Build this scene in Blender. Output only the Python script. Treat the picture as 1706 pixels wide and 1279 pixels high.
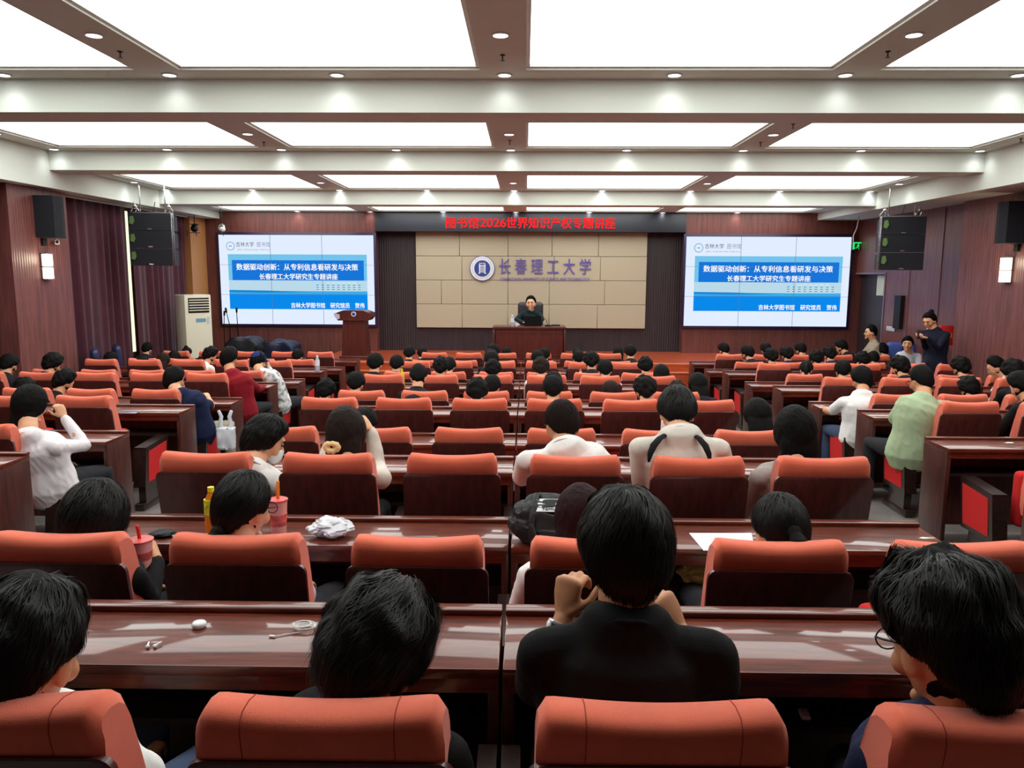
import bpy, bmesh, math, random
from mathutils import Vector, Matrix, Euler, noise
R_ = math.radians
rnd = random.Random(7)
scn = bpy.context.scene
COL = scn.collection
for o in list(bpy.data.objects): bpy.data.objects.remove(o)

# ------------------------------------------------------------------ camera
FPX = 1281.0; CX, CY = 853.0, 639.5
PITCH, YAW, ROLL, CAMZ = R_(8.1), R_(0.9), R_(0.25), 2.345
_fw = Vector((-math.sin(YAW)*math.cos(PITCH), math.cos(YAW)*math.cos(PITCH), -math.sin(PITCH)))
_r0 = Vector((math.cos(YAW), math.sin(YAW), 0)); _u0 = _r0.cross(_fw)
_rt = _r0*math.cos(ROLL) + _u0*math.sin(ROLL); _up = -_r0*math.sin(ROLL) + _u0*math.cos(ROLL)
cam_data = bpy.data.cameras.new('camera'); cam = bpy.data.objects.new('camera', cam_data); COL.objects.link(cam)
cam_data.sensor_width = 36.0; cam_data.lens = FPX/1706.0*36.0
cam_data.clip_start = 0.05; cam_data.clip_end = 200
_m = Matrix((_rt, _up, -_fw)).transposed().to_4x4(); _m.translation = Vector((0, 0, CAMZ)); cam.matrix_world = _m
scn.camera = cam
def _ray(px, py):
    return _rt*((px-CX)/FPX) - _up*((py-CY)/FPX) + _fw
def at_c(px, py, d):            # point at camera depth d
    return Vector((0, 0, CAMZ)) + _ray(px, py)*d
def at_z(px, py, z):
    d = _ray(px, py); return Vector((0, 0, CAMZ)) + d*((z-CAMZ)/d.z)
def at_y(px, py, y):
    d = _ray(px, py); return Vector((0, 0, CAMZ)) + d*(y/d.y)

# ------------------------------------------------------------------ world, exposure
w = bpy.data.worlds.new('world'); scn.world = w; w.use_nodes = True
w.node_tree.nodes['Background'].inputs[0].default_value = (0.55, 0.62, 0.75, 1)
w.node_tree.nodes['Background'].inputs[1].default_value = 0.6
scn.view_settings.view_transform = 'Standard'; scn.view_settings.look = 'None'
scn.view_settings.exposure = 0.0; scn.view_settings.gamma = 1.0
scn.view_settings.use_curve_mapping = False
PANEL_E = 4.5       # brightness of the luminous ceiling panels
SPOT_W = 6.0        # watts of each downlight

# ------------------------------------------------------------------ materials
def srgb(c):
    f = lambda v: (v/255/12.92) if v/255 <= 0.04045 else ((v/255+0.055)/1.055)**2.4
    return (f(c[0]), f(c[1]), f(c[2]), 1)
MATS = {}
def mat(name, c, rough=0.5, spec=0.5, metal=0.0, emit=None, es=0.0, coat=0.0, trans=0.0, bump=None, var=None, sheen=0.0, alpha=1.0):
    """bump=(scale, strength, kind)  var=(scale, amount, stretch xyz)"""
    if name in MATS: return MATS[name]
    m = bpy.data.materials.new(name); m.use_nodes = True; MATS[name] = m
    nt = m.node_tree; N = nt.nodes; L = nt.links; b = N['Principled BSDF']
    b.inputs['Base Color'].default_value = srgb(c)
    b.inputs['Roughness'].default_value = rough
    b.inputs['Specular IOR Level'].default_value = spec
    b.inputs['Metallic'].default_value = metal
    b.inputs['Coat Weight'].default_value = coat; b.inputs['Coat Roughness'].default_value = 0.08
    b.inputs['Transmission Weight'].default_value = trans
    b.inputs['Sheen Weight'].default_value = sheen
    b.inputs['Alpha'].default_value = alpha
    if emit is not None:
        b.inputs['Emission Color'].default_value = srgb(emit); b.inputs['Emission Strength'].default_value = es
    tc = None
    if var or bump:
        tc = N.new('ShaderNodeTexCoord')
    if var:
        mp = N.new('ShaderNodeMapping'); mp.inputs['Scale'].default_value = var[2] if len(var) > 2 else (1, 1, 1)
        L.new(tc.outputs['Object'], mp.inputs[0])
        nz = N.new('ShaderNodeTexNoise'); nz.inputs['Scale'].default_value = var[0]; nz.inputs['Detail'].default_value = 4
        L.new(mp.outputs[0], nz.inputs['Vector'])
        mx = N.new('ShaderNodeMix'); mx.data_type = 'RGBA'
        a = var[1]
        mx.inputs[6].default_value = srgb([max(0, v*(1-a)) for v in c]); mx.inputs[7].default_value = srgb([min(255, v*(1+a)) for v in c])
        rp = N.new('ShaderNodeMapRange'); rp.inputs[1].default_value = 0.3; rp.inputs[2].default_value = 0.7
        L.new(nz.outputs[0], rp.inputs[0]); L.new(rp.outputs[0], mx.inputs[0]); L.new(mx.outputs[2], b.inputs['Base Color'])
    if bump:
        sc, st, kind = bump[:3]
        mp2 = N.new('ShaderNodeMapping'); mp2.inputs['Scale'].default_value = bump[3] if len(bump) > 3 else (1, 1, 1)
        L.new(tc.outputs['Object'], mp2.inputs[0])
        if kind == 'noise':
            t = N.new('ShaderNodeTexNoise'); t.inputs['Scale'].default_value = sc; t.inputs['Detail'].default_value = 5
        elif kind == 'wave':
            t = N.new('ShaderNodeTexWave'); t.inputs['Scale'].default_value = sc; t.bands_direction = bump[4] if len(bump) > 4 else 'X'
        elif kind == 'weave':
            t = N.new('ShaderNodeTexVoronoi'); t.inputs['Scale'].default_value = sc
        L.new(mp2.outputs[0], t.inputs['Vector'])
        bp = N.new('ShaderNodeBump'); bp.inputs['Strength'].default_value = st; bp.inputs['Distance'].default_value = 0.01
        L.new(t.outputs[0], bp.inputs['Height']); L.new(bp.outputs[0], b.inputs['Normal'])
    return m

def emis(name, c, s):
    if name in MATS: return MATS[name]
    m = bpy.data.materials.new(name); m.use_nodes = True; MATS[name] = m
    nt = m.node_tree; nt.nodes.clear()
    e = nt.nodes.new('ShaderNodeEmission'); o = nt.nodes.new('ShaderNodeOutputMaterial')
    e.inputs[0].default_value = srgb(c); e.inputs[1].default_value = s; nt.links.new(e.outputs[0], o.inputs[0])
    return m

def wood(name, c1, c2, rough, axis=(6, 6, 0.5), scale=8, coat=0.0, spec=0.5, ribs=None):
    if name in MATS: return MATS[name]
    m = bpy.data.materials.new(name); m.use_nodes = True; MATS[name] = m
    nt = m.node_tree; N = nt.nodes; L = nt.links; b = N['Principled BSDF']
    tc = N.new('ShaderNodeTexCoord'); mp = N.new('ShaderNodeMapping'); mp.inputs['Scale'].default_value = axis
    L.new(tc.outputs['Object'], mp.inputs[0])
    nz = N.new('ShaderNodeTexNoise'); nz.inputs['Scale'].default_value = scale; nz.inputs['Detail'].default_value = 6; nz.inputs['Distortion'].default_value = 0.6
    L.new(mp.outputs[0], nz.inputs['Vector'])
    cr = N.new('ShaderNodeValToRGB'); cr.color_ramp.elements[0].position = 0.35; cr.color_ramp.elements[1].position = 0.68
    cr.color_ramp.elements[0].color = srgb(c1); cr.color_ramp.elements[1].color = srgb(c2)
    L.new(nz.outputs[0], cr.inputs[0]); L.new(cr.outputs[0], b.inputs['Base Color'])
    b.inputs['Roughness'].default_value = rough; b.inputs['Coat Weight'].default_value = coat
    b.inputs['Coat Roughness'].default_value = 0.06; b.inputs['Specular IOR Level'].default_value = spec
    if ribs:
        wv = N.new('ShaderNodeTexWave'); wv.bands_direction = ribs[1]; wv.inputs['Scale'].default_value = ribs[0]
        wv.inputs['Distortion'].default_value = 0
        L.new(tc.outputs['Object'], wv.inputs['Vector'])
        bp = N.new('ShaderNodeBump'); bp.inputs['Strength'].default_value = ribs[2]; bp.inputs['Distance'].default_value = 0.01
        L.new(wv.outputs[0], bp.inputs['Height']); L.new(bp.outputs[0], b.inputs['Normal'])
    return m

M_DESK = wood('desk_mahogany', (74, 27, 15), (112, 46, 26), 0.42, (1, 9, 9), 5, coat=0.6, spec=0.25)
M_DESKV = wood('desk_side_mahogany', (50, 20, 16), (82, 36, 28), 0.4, (9, 9, 1), 4, coat=0.15)
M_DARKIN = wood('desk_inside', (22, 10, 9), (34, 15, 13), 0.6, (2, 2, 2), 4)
M_PANEL = wood('chair_back_veneer', (66, 27, 25), (88, 38, 34), 0.38, (7, 7, 1), 5, coat=0.35)
M_ARM = wood('arm_dark_wood', (30, 20, 18), (50, 32, 28), 0.3, (5, 5, 5), 5, coat=0.4)
M_WALL = wood('wall_mahogany', (92, 50, 46), (120, 67, 60), 0.42, (5, 5, 0.35), 4, coat=0.1)
M_WALLR = wood('wall_ribbed', (98, 54, 51), (128, 74, 68), 0.45, (5, 5, 0.35), 4, ribs=(6.0, 'Y', 0.3))
M_WALLD = wood('wall_dark_slats', (40, 30, 34), (52, 40, 44), 0.5, (6, 6, 0.3), 4, ribs=(6.0, 'X', 0.5))
M_STAGE = wood('stage_boards', (150, 58, 30), (186, 84, 46), 0.3, (0.6, 6, 6), 3, coat=0.3)
M_STAGED = wood('stage_table_wood', (66, 24, 20), (88, 34, 27), 0.35, (6, 6, 0.6), 4, coat=0.3)
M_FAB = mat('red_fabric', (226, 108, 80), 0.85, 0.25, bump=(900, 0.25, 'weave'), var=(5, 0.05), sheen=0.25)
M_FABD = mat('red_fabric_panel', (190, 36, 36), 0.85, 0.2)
M_WHITE = mat('ceiling_paint', (204, 210, 200), 0.7, 0.2)
M_TRIM = mat('white_trim', (214, 213, 208), 0.5, 0.3)
M_METAL = mat('dark_metal', (40, 40, 42), 0.4, 0.5, metal=0.8)
M_CHROME = mat('bright_metal', (190, 190, 192), 0.25, 0.5, metal=1.0)
M_BLACK = mat('matt_black', (22, 23, 26), 0.6, 0.3)
M_SKIN = mat('skin', (214, 160, 124), 0.5, 0.35, var=(25, 0.04))
M_SKIN2 = mat('skin_tan', (196, 140, 104), 0.5, 0.35, var=(25, 0.04))
M_TILE = mat('floor_tile', (118, 112, 108), 0.22, 0.5, var=(3, 0.08))

# ------------------------------------------------------------------ object helpers
def empty(name, loc=(0, 0, 0), rz=0.0, label=None, cat=None, group=None):
    o = bpy.data.objects.new(name, None); COL.objects.link(o); o.location = loc; o.rotation_euler = (0, 0, rz)
    o.empty_display_size = 0.1
    return tag(o, label, cat, group)
def tag(o, label=None, cat=None, group=None, kind=None):
    if label: o['label'] = label
    if cat: o['category'] = cat
    if group: o['group'] = group
    if kind: o['kind'] = kind
    return o
class MB:
    """collects shapes in one mesh"""
    def __init__(s): s.bm = bmesh.new()
    def box(s, x0, x1, y0, y1, z0, z1, bev=0.0, seg=2):
        t = bmesh.new(); bmesh.ops.create_cube(t, size=1)
        for v in t.verts: v.co = Vector(((x0+x1)/2+v.co.x*(x1-x0), (y0+y1)/2+v.co.y*(y1-y0), (z0+z1)/2+v.co.z*(z1-z0)))
        if bev > 0: bmesh.ops.bevel(t, geom=t.edges[:], offset=bev, segments=seg, profile=0.5, affect='EDGES')
        return s.join(t)
    def join(s, t, M=None):
        if M is not None: bmesh.ops.transform(t, matrix=M, verts=t.verts[:])
        me = bpy.data.meshes.new('t'); t.to_mesh(me); s.bm.from_mesh(me); bpy.data.meshes.remove(me); t.free(); return s
    def poly(s, pts, faces):
        vs = [s.bm.verts.new(p) for p in pts]
        for f in faces:
            try: s.bm.faces.new([vs[i] for i in f])
            except ValueError: pass
        return s
    def prism(s, prof, axis, a, b):
        """profile (u,v) closed polygon extruded along axis from a to b"""
        def P(u, v, w): return {'x': (w, u, v), 'y': (u, w, v), 'z': (u, v, w)}[axis]
        n = len(prof); vs = [P(u, v, a) for u, v in prof] + [P(u, v, b) for u, v in prof]
        return s.poly(vs, [tuple(range(n))[::-1], tuple(range(n, 2*n))] + [(i, (i+1) % n, n+(i+1) % n, n+i) for i in range(n)])
    def tube(s, pts, rad, n=10, side=None, cap=True):
        """tapered tube; rad scalars or (across, depth)"""
        pts = [Vector(p) for p in pts]; K = len(pts)
        rad = [(r, r) if not isinstance(r, (tuple, list)) else r for r in rad]
        rings = []
        prev = None
        for i, p in enumerate(pts):
            d = (pts[min(i+1, K-1)] - pts[max(i-1, 0)])
            if d.length < 1e-7: d = Vector((0, 0, 1))
            d.normalize()
            sd = Vector(side) if side is not None else (prev if prev is not None else (Vector((1, 0, 0)) if abs(d.x) < 0.85 else Vector((0, 1, 0))))
            sd = (sd - d*sd.dot(d)).normalized(); fr = d.cross(sd); prev = sd
            rings.append((p, sd, fr, rad[i], d))
        if cap:
            p, sd, fr, r, d = rings[0]; q = min(r)
            pre = [(p - d*q*0.95, sd, fr, (r[0]*0.3, r[1]*0.3), d), (p - d*q*0.7, sd, fr, (r[0]*0.72, r[1]*0.72), d)]
            p, sd, fr, r, d = rings[-1]; q = min(r)
            post = [(p + d*q*0.7, sd, fr, (r[0]*0.72, r[1]*0.72), d), (p + d*q*0.95, sd, fr, (r[0]*0.3, r[1]*0.3), d)]
            rings = pre + rings + post
        V = []
        for p, sd, fr, r, d in rings:
            V.append([s.bm.verts.new(p + sd*(math.cos(2*math.pi*k/n)*r[0]) + fr*(math.sin(2*math.pi*k/n)*r[1])) for k in range(n)])
        for a, b in zip(V, V[1:]):
            for k in range(n): s.bm.faces.new((a[k], a[(k+1) % n], b[(k+1) % n], b[k]))
        s.bm.faces.new(V[0][::-1]); s.bm.faces.new(V[-1])
        return s
    def ell(s, c, r, rot=None, seg=16, rings=10):
        t = bmesh.new(); bmesh.ops.create_uvsphere(t, u_segments=seg, v_segments=rings, radius=1)
        M = Matrix.Translation(Vector(c)) @ (rot.to_4x4() if rot is not None else Matrix.Identity(4)) @ Matrix.Diagonal((r[0], r[1], r[2], 1))
        return s.join(t, M)
    def lathe(s, prof, c=(0, 0, 0), n=20, M=None):
        V = []
        for r, z in prof: V.append([Vector((c[0]+math.cos(2*math.pi*k/n)*r, c[1]+math.sin(2*math.pi*k/n)*r, c[2]+z)) for k in range(n)])
        t = bmesh.new(); W = [[t.verts.new(p) for p in ring] for ring in V]
        for a, b in zip(W, W[1:]):
            for k in range(n): t.faces.new((a[k], a[(k+1) % n], b[(k+1) % n], b[k]))
        t.faces.new(W[0][::-1]); t.faces.new(W[-1])
        return s.join(t, M)
    def mesh(s, name, m, smooth=True, angle=40):
        me = bpy.data.meshes.new(name); s.bm.normal_update(); s.bm.to_mesh(me); s.bm.free()
        if m is not None: me.materials.append(m)
        if smooth:
            me.polygons.foreach_set('use_smooth', [True]*len(me.polygons))
            me.set_sharp_from_angle(angle=R_(angle))
        return me
    def build(s, name, m, parent=None, loc=None, smooth=True, angle=40):
        o = bpy.data.objects.new(name, s.mesh(name, m, smooth, angle)); COL.objects.link(o)
        if parent is not None: o.parent = parent
        if loc is not None: o.location = loc
        return o
def put(name, me, parent=None, loc=None, rot=None, m=None):
    o = bpy.data.objects.new(name, me); COL.objects.link(o)
    if parent is not None: o.parent = parent
    if loc is not None: o.location = loc
    if rot is not None: o.rotation_euler = rot
    if m is not None:
        o.material_slots[0].link = 'OBJECT'; o.material_slots[0].material = m
    return o
def kids(o): return [c for c in o.children]
def copy_tree(o, parent=None):
    c = o.copy(); COL.objects.link(c); c.parent = parent
    for ch in kids(o): copy_tree(ch, c)
    return c
def struct(o): return tag(o, kind='structure')
def box(name, x0, x1, y0, y1, z0, z1, m, bev=0.0, parent=None):
    return MB().box(x0, x1, y0, y1, z0, z1, bev).build(name, m, parent, smooth=bev > 0)
def text_obj(name, body, center, width, height, m, parent, bold=0.0, depth=0.003, spacing=1.0, ry=0.0):
    """lettering standing in the XZ plane, facing the seats (-Y), fitted into width x height"""
    c = bpy.data.curves.new(name, 'FONT'); c.body = body; c.size = 1.0; c.extrude = 0.0; c.space_character = spacing
    t = bpy.data.objects.new('t', c); COL.objects.link(t); bpy.context.view_layer.update()
    me = bpy.data.meshes.new_from_object(t.evaluated_get(bpy.context.evaluated_depsgraph_get()))
    bpy.data.objects.remove(t); bpy.data.curves.remove(c)
    me.materials.clear()
    if bold > 0:                       # heavier strokes from slightly shifted copies of the same glyphs
        g = bmesh.new()
        for i_, (dx, dy) in enumerate(((0, 0), (bold, 0), (-bold, 0), (0, bold*.6), (0, -bold*.6))):
            q = me.copy(); q.transform(Matrix.Translation((dx, dy, .0006*i_))); g.from_mesh(q); bpy.data.meshes.remove(q)
        me = bpy.data.meshes.new(name); g.to_mesh(me); g.free()
    xs = [v.co.x for v in me.vertices]; ys = [v.co.y for v in me.vertices]
    x0, x1, y0, y1 = min(xs), max(xs), min(ys), max(ys)
    sx = width/(x1-x0); sy = height/(y1-y0)
    for v in me.vertices:
        v.co = Vector(((v.co.x-(x0+x1)/2)*sx, -v.co.z, (v.co.y-(y0+y1)/2)*sy))
    me.materials.append(m)
    o = bpy.data.objects.new(name, me); COL.objects.link(o); o.parent = parent; o.location = center
    if ry: o.rotation_euler = (0, ry, 0)
    return o
ORD = ['', 'first', 'second', 'third', 'fourth', 'fifth', 'sixth', 'seventh', 'eighth', 'ninth', 'tenth', 'eleventh', 'twelfth']
FZ = {1: .59, 2: .475, 3: .475, 4: .365, 5: .365, 6: .24, 7: .24, 8: .12, 9: .12, 10: .0, 11: .0}   # floor of each seat row
def rowY(n): return 1.224 + 1.2067*(n-1)
def rowD(n): return rowY(n)*math.cos(PITCH) + (CAMZ-FZ[n]-1.0)*math.sin(PITCH)    # camera depth of a chair top in row n
# ------------------------------------------------------------------ room shell
YF = 17.0; YB = -2.2; XL, XR = -7.25, 7.2; BL, BR = -6.66, 6.30
# terraced floor: a step every second row
edges = [(YB, rowY(2)-0.16, .59), (rowY(2)-0.16, rowY(4)-0.16, .475), (rowY(4)-0.16, rowY(6)-0.16, .365),
         (rowY(6)-0.16, rowY(8)-0.16, .24), (rowY(8)-0.16, rowY(10)-0.16, .12), (rowY(10)-0.16, YF+0.6, 0.0)]
f = MB()
for a, b, z in edges: f.box(XL-0.3, XR+0.3, a, b, -0.3, z)
struct(f.build('floor', M_TILE, smooth=False))
# ceiling bays (y0, y1, z) and their luminous panels
BAYS = [(-2.2, 1.0, 4.5, -1.8, 0.55), (1.4, 4.1, 4.34, 1.75, 3.7), (4.6, 7.66, 4.19, 5.15, 7.34), (8.16, 10.97, 4.03, 8.62, 10.7),
        (11.45, 14.25, 3.84, 12.0, 14.04), (14.7, 17.6, 3.68, 15.25, 16.87)]
PX = [(-6.35, -3.6), (-3.18, -0.42), (0.0, 2.78), (3.2, 5.95)]
ORDX = ['far left', 'left of centre', 'right of centre', 'far right']
M_DIFF = emis('luminous_panel', (250, 252, 248), PANEL_E)
DIFFN = ['behind the camera', 'overhead', 'nearest the camera', 'second nearest', 'third nearest', 'farthest, by the stage']
c = MB()
for bi, (y0, y1, z, p0, p1) in enumerate(BAYS):
    c.box(-6.9, 6.6, y0-0.02, p0, z, z+0.12); c.box(-6.9, 6.6, p1, y1+0.02, z, z+0.12)
    xs = [-6.9] + [v for p in PX for v in p] + [6.6]
    for k in range(0, len(xs), 2): c.box(xs[k], xs[k+1], p0, p1, z, z+0.12)
    if bi >= 1:
        for k, (a, b) in enumerate(PX):
            t = empty('ceiling_light_panel', ((a+b)/2, (p0+p1)/2, z+0.05), 0,
                      'square luminous white ceiling panel, %s in the bay %s' % (ORDX[k], DIFFN[bi]), 'ceiling light', 'luminous ceiling panels')
            hx, hy = (b-a)/2, (p1-p0)/2
            MB().box(-hx+.005, hx-.005, -hy+.005, hy-.005, 0, 0.01).build('diffuser', M_DIFF, t, smooth=False)
            fr = MB(); q = 0.035
            fr.box(-hx, hx, -hy, -hy+q, -.03, -.005); fr.box(-hx, hx, hy-q, hy, -.03, -.005)
            fr.box(-hx, -hx+q, -hy+q, hy-q, -.03, -.005); fr.box(hx-q, hx, -hy+q, hy-q, -.03, -.005)
            fr.build('frame', M_TRIM, t, smooth=False)
c.box(-7.6, 7.6, YB, YF+.6, 4.75, 4.85)
struct(c.build('ceiling', M_WHITE, smooth=False))
# cross beams
for k, (y0, y1, zb) in enumerate([(1.0, 1.4, 4.2), (4.1, 4.6, 4.03), (7.66, 8.16, 3.88), (10.97, 11.45, 3.765), (14.22, 14.7, 3.59)]):
    o = box('trim_%d' % (k+1), -6.9, 6.55, y0, y1, zb, 4.7, M_WHITE); struct(o)
struct(box('trim_6', -7.6, BL, YB, YF+.6, 3.52, 4.7, M_WHITE)); struct(box('trim_7', BR, 7.6, YB, YF+.6, 3.53, 4.7, M_WHITE))
# walls
o = MB(); o.box(XL-.3, XL, YB, 16.98, -.2, 3.6)
struct(o.build('wall_left', M_WALL, smooth=False))
o = MB(); o.box(XR, XR+.3, YB, 15.6, -.2, 3.6); o.box(XR, XR+.3, 15.6, YF, 2.38, 3.6); o.box(XR+.28, XR+.4, 15.6, YF, -.2, 2.4)
struct(o.build('wall_right', M_WALL, smooth=False))
struct(box('wall_back', -7.6, 7.6, YB-.2, YB, -.2, 4.7, M_WALL))
o = MB(); o.box(-7.6, -3.26, YF, YF+.3, -.2, 3.8); o.box(3.48, 7.6, YF, YF+.3, -.2, 3.8)
struct(o.build('wall_front', M_WALL, smooth=False))
o = MB(); o.box(-3.26, 3.48, YF+.26, YF+.5, -.2, 3.8)
struct(o.build('wall_stage', M_WALLD, smooth=False))
# corner return left of the left screen, warm light painted into its colour
struct(box('trim_8', -7.25, -6.98, 16.2, 16.99, 0, 3.52, mat('painted_warm_light', (176, 120, 70), 0.5), 0))
# ribbed pillars carrying sconces
struct(box('trim_9', -7.25, -6.85, 10.3, 11.62, 0, 3.52, M_WALLR))
struct(box('trim_10', 7.0, 7.2, 10.6, 12.65, 0, 3.53, M_WALLR))
# seams and slim rails on the right wall
M_SEAM = mat('panel_seam', (120, 96, 110), 0.4)
sm = MB()
for y in (12.66, 13.55, 14.63): sm.box(7.185, 7.2, y, y+.015, 0.1, 3.5)
sm.box(7.185, 7.2, 15.58, 15.62, 0.1, 2.42); sm.box(7.185, 7.2, 15.6, 17, 2.38, 2.42)
struct(sm.build('trim_11', M_SEAM, smooth=False))
sk = MB(); sk.box(XL, XL+.015, YB, 10.3, 0, .75); sk.box(7.17, 7.2, YB, 12.6, 0, .75)
struct(sk.build('baseboard_left', M_WALLD, smooth=False))
# doorway at the right, with a pale curtain strip behind its lintel
d = struct(box('door_1', 7.32, 7.38, 15.62, 16.98, 0, 2.38, M_WALLD))
b = MB()
for k in range(7): b.box(7.30, 7.315, 15.68+.075*k, 15.735+.075*k, 1.95, 2.36)
t = b.build('door_blind', mat('pale_blind', (210, 214, 196), .6), None); tag(t, 'pale vertical blind strips in the top of the right doorway', 'blind')
tag(box('wall_niche', 7.12, 7.2, 14.75, 15.0, 1.35, 1.98, M_BLACK), 'dark upright recessed box on the right wall beside the doorway', 'wall box')
t = empty('wall_plate', (7.19, 15.2, 1.32), 0, 'small pale notice plate on the wall right of the doorway', 'sign')
MB().box(-.015, 0.005, -.17, .17, -.04, .05, .004).build('plate', mat('pale_plate', (190, 186, 196), .5), t)

# the stage: boards and steps
st = MB(); st.box(-4.1, 4.5, 14.9, 17.27, 0, .645); st.box(-3.9, 4.3, 14.62, 14.9, 0, .5); st.box(-3.9, 4.3, 14.5, 14.62, 0, .25)
struct(st.build('trim_12', M_STAGE, smooth=False))
nz = MB(); nz.box(-4.1, 4.5, 14.895, 14.93, .63, .652); nz.box(-3.9, 4.3, 14.61, 14.64, .49, .507)
struct(nz.build('trim_13', mat('nosing', (214, 140, 104), .4), smooth=False))

# logo wall: beige upholstered panels with grooves
lw = empty('logo_wall_panel', (0.13, YF+.24, 0), 0, 'beige padded wall panel with grooves behind the speaker table', 'wall panel')
M_BEIGE = mat('beige_padding', (180, 169, 146), 0.75, 0.2)
x0, x1, z0, z1 = -2.54, 2.56, 1.16, 3.27
b = MB(); ws = [(0, .2, .4, .58, .79, 1), (0, .11, .2, .4, .58, .82, 1), (0, .2, .4, .6, .8, 1), (0, .19, .4, .59, .79, 1)]
for r in range(4):
    za, zb = z0+(z1-z0)*r/4, z0+(z1-z0)*(r+1)/4
    for a, bb in zip(ws[r], ws[r][1:]):
        b.box(x0+(x1-x0)*a+.004, x0+(x1-x0)*bb-.004, -.06, 0, za+.004, zb-.004, .006, 1)
b.build('padding', M_BEIGE, lw)
MB().box(x0, x1, -.03, .01, z0, z1).build('backing', mat('groove', (160, 148, 124), .8), lw, smooth=False)
M_PURP = mat('purple_letters', (96, 84, 158), 0.4)
lt = empty('university_lettering', at_y(908, 450, YF+.16), 0, 'purple brush-style lettering with small English line on the beige panel', 'lettering')
k = 17.2/FPX
text_obj('large_characters', '长 春 理 工 大 学', (0, 0, .08), 151*k, 26*k, M_PURP, lt, bold=.012)
text_obj('small_characters', 'CHANGCHUN UNIVERSITY OF SCIENCE AND TECHNOLOGY', (0, 0, -14.5*k), 148*k, 5*k, M_PURP, lt, bold=.02)
em = empty('round_emblem', at_y(803.5, 447, YF+.15), 0, 'round white and blue emblem left of the purple lettering', 'emblem')
def disc(r, y, th=.006, n=48):
    return MB().lathe([(r, 0), (r, th)], (0, 0, 0), n, Matrix.Translation((0, y, 0)) @ Matrix.Rotation(R_(90), 4, 'X'))
M_EMB = mat('emblem_white', (222, 224, 232), .4); M_EMBB = mat('emblem_blue', (44, 66, 140), .4)
disc(20.5*k, 0).build('outer_ring', M_EMBB, em); disc(19.6*k, -.006).build('white_disc', M_EMB, em); disc(13.2*k, -.012).build('blue_disc', M_EMBB, em)
g = MB(); u = k
for sx in (-1, 1):
    g.prism([(sx*3.2*u, 6*u), (sx*5.5*u, 7*u), (sx*5.2*u, -7*u), (sx*7.5*u, -8.5*u), (sx*3.4*u, -8.5*u)], 'y', -.024, -.018)
g.box(-3.2*u, 3.2*u, -.024, -.018, 3*u, 5*u)
for kx in (-2, 0, 2): g.box((kx-.5)*u, (kx+.5)*u, -.024, -.018, -7*u, 2*u)
for kx in (-4, -1.4, 1.4, 4): g.prism([(kx*u-1.1*u, 7*u), (kx*u+1.1*u, 7*u), (kx*u, 10*u)], 'y', -.024, -.018)
g.build('tower_mark', M_EMB, em, smooth=False)
g = MB()
for q in range(30):
    a = 2*math.pi*q/30; rr = 16.4*u
    g.box(math.cos(a)*rr-.5*u, math.cos(a)*rr+.5*u, -.012, -.006, math.sin(a)*rr-.7*u, math.sin(a)*rr+.7*u)
g.build('ring_letters', M_EMBB, em, smooth=False)

# LED banner
bn = empty('led_banner', (0.11, YF-.02, 3.45), 0, 'long dark LED banner with red characters above the beige panel', 'LED sign')
MB().box(-3.36, 3.36, -.04, .2, -.19, .21, .01).build('housing', mat('led_housing', (46, 50, 58), .5), bn)
for s_, a_, b_ in (('图书馆', 743, 797), ('2026', 800, 843), ('世界知识产权专题讲座', 846, 1023)):
    text_obj('red_characters', s_, (at_y((a_+b_)/2, 371, YF-.08).x-.11, -.05, .0), (b_-a_)*17/FPX, (18.5 if s_ != '2026' else 14)*17/FPX, emis('led_red', (255, 38, 40), 1.3), bn, bold=.022)

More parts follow.
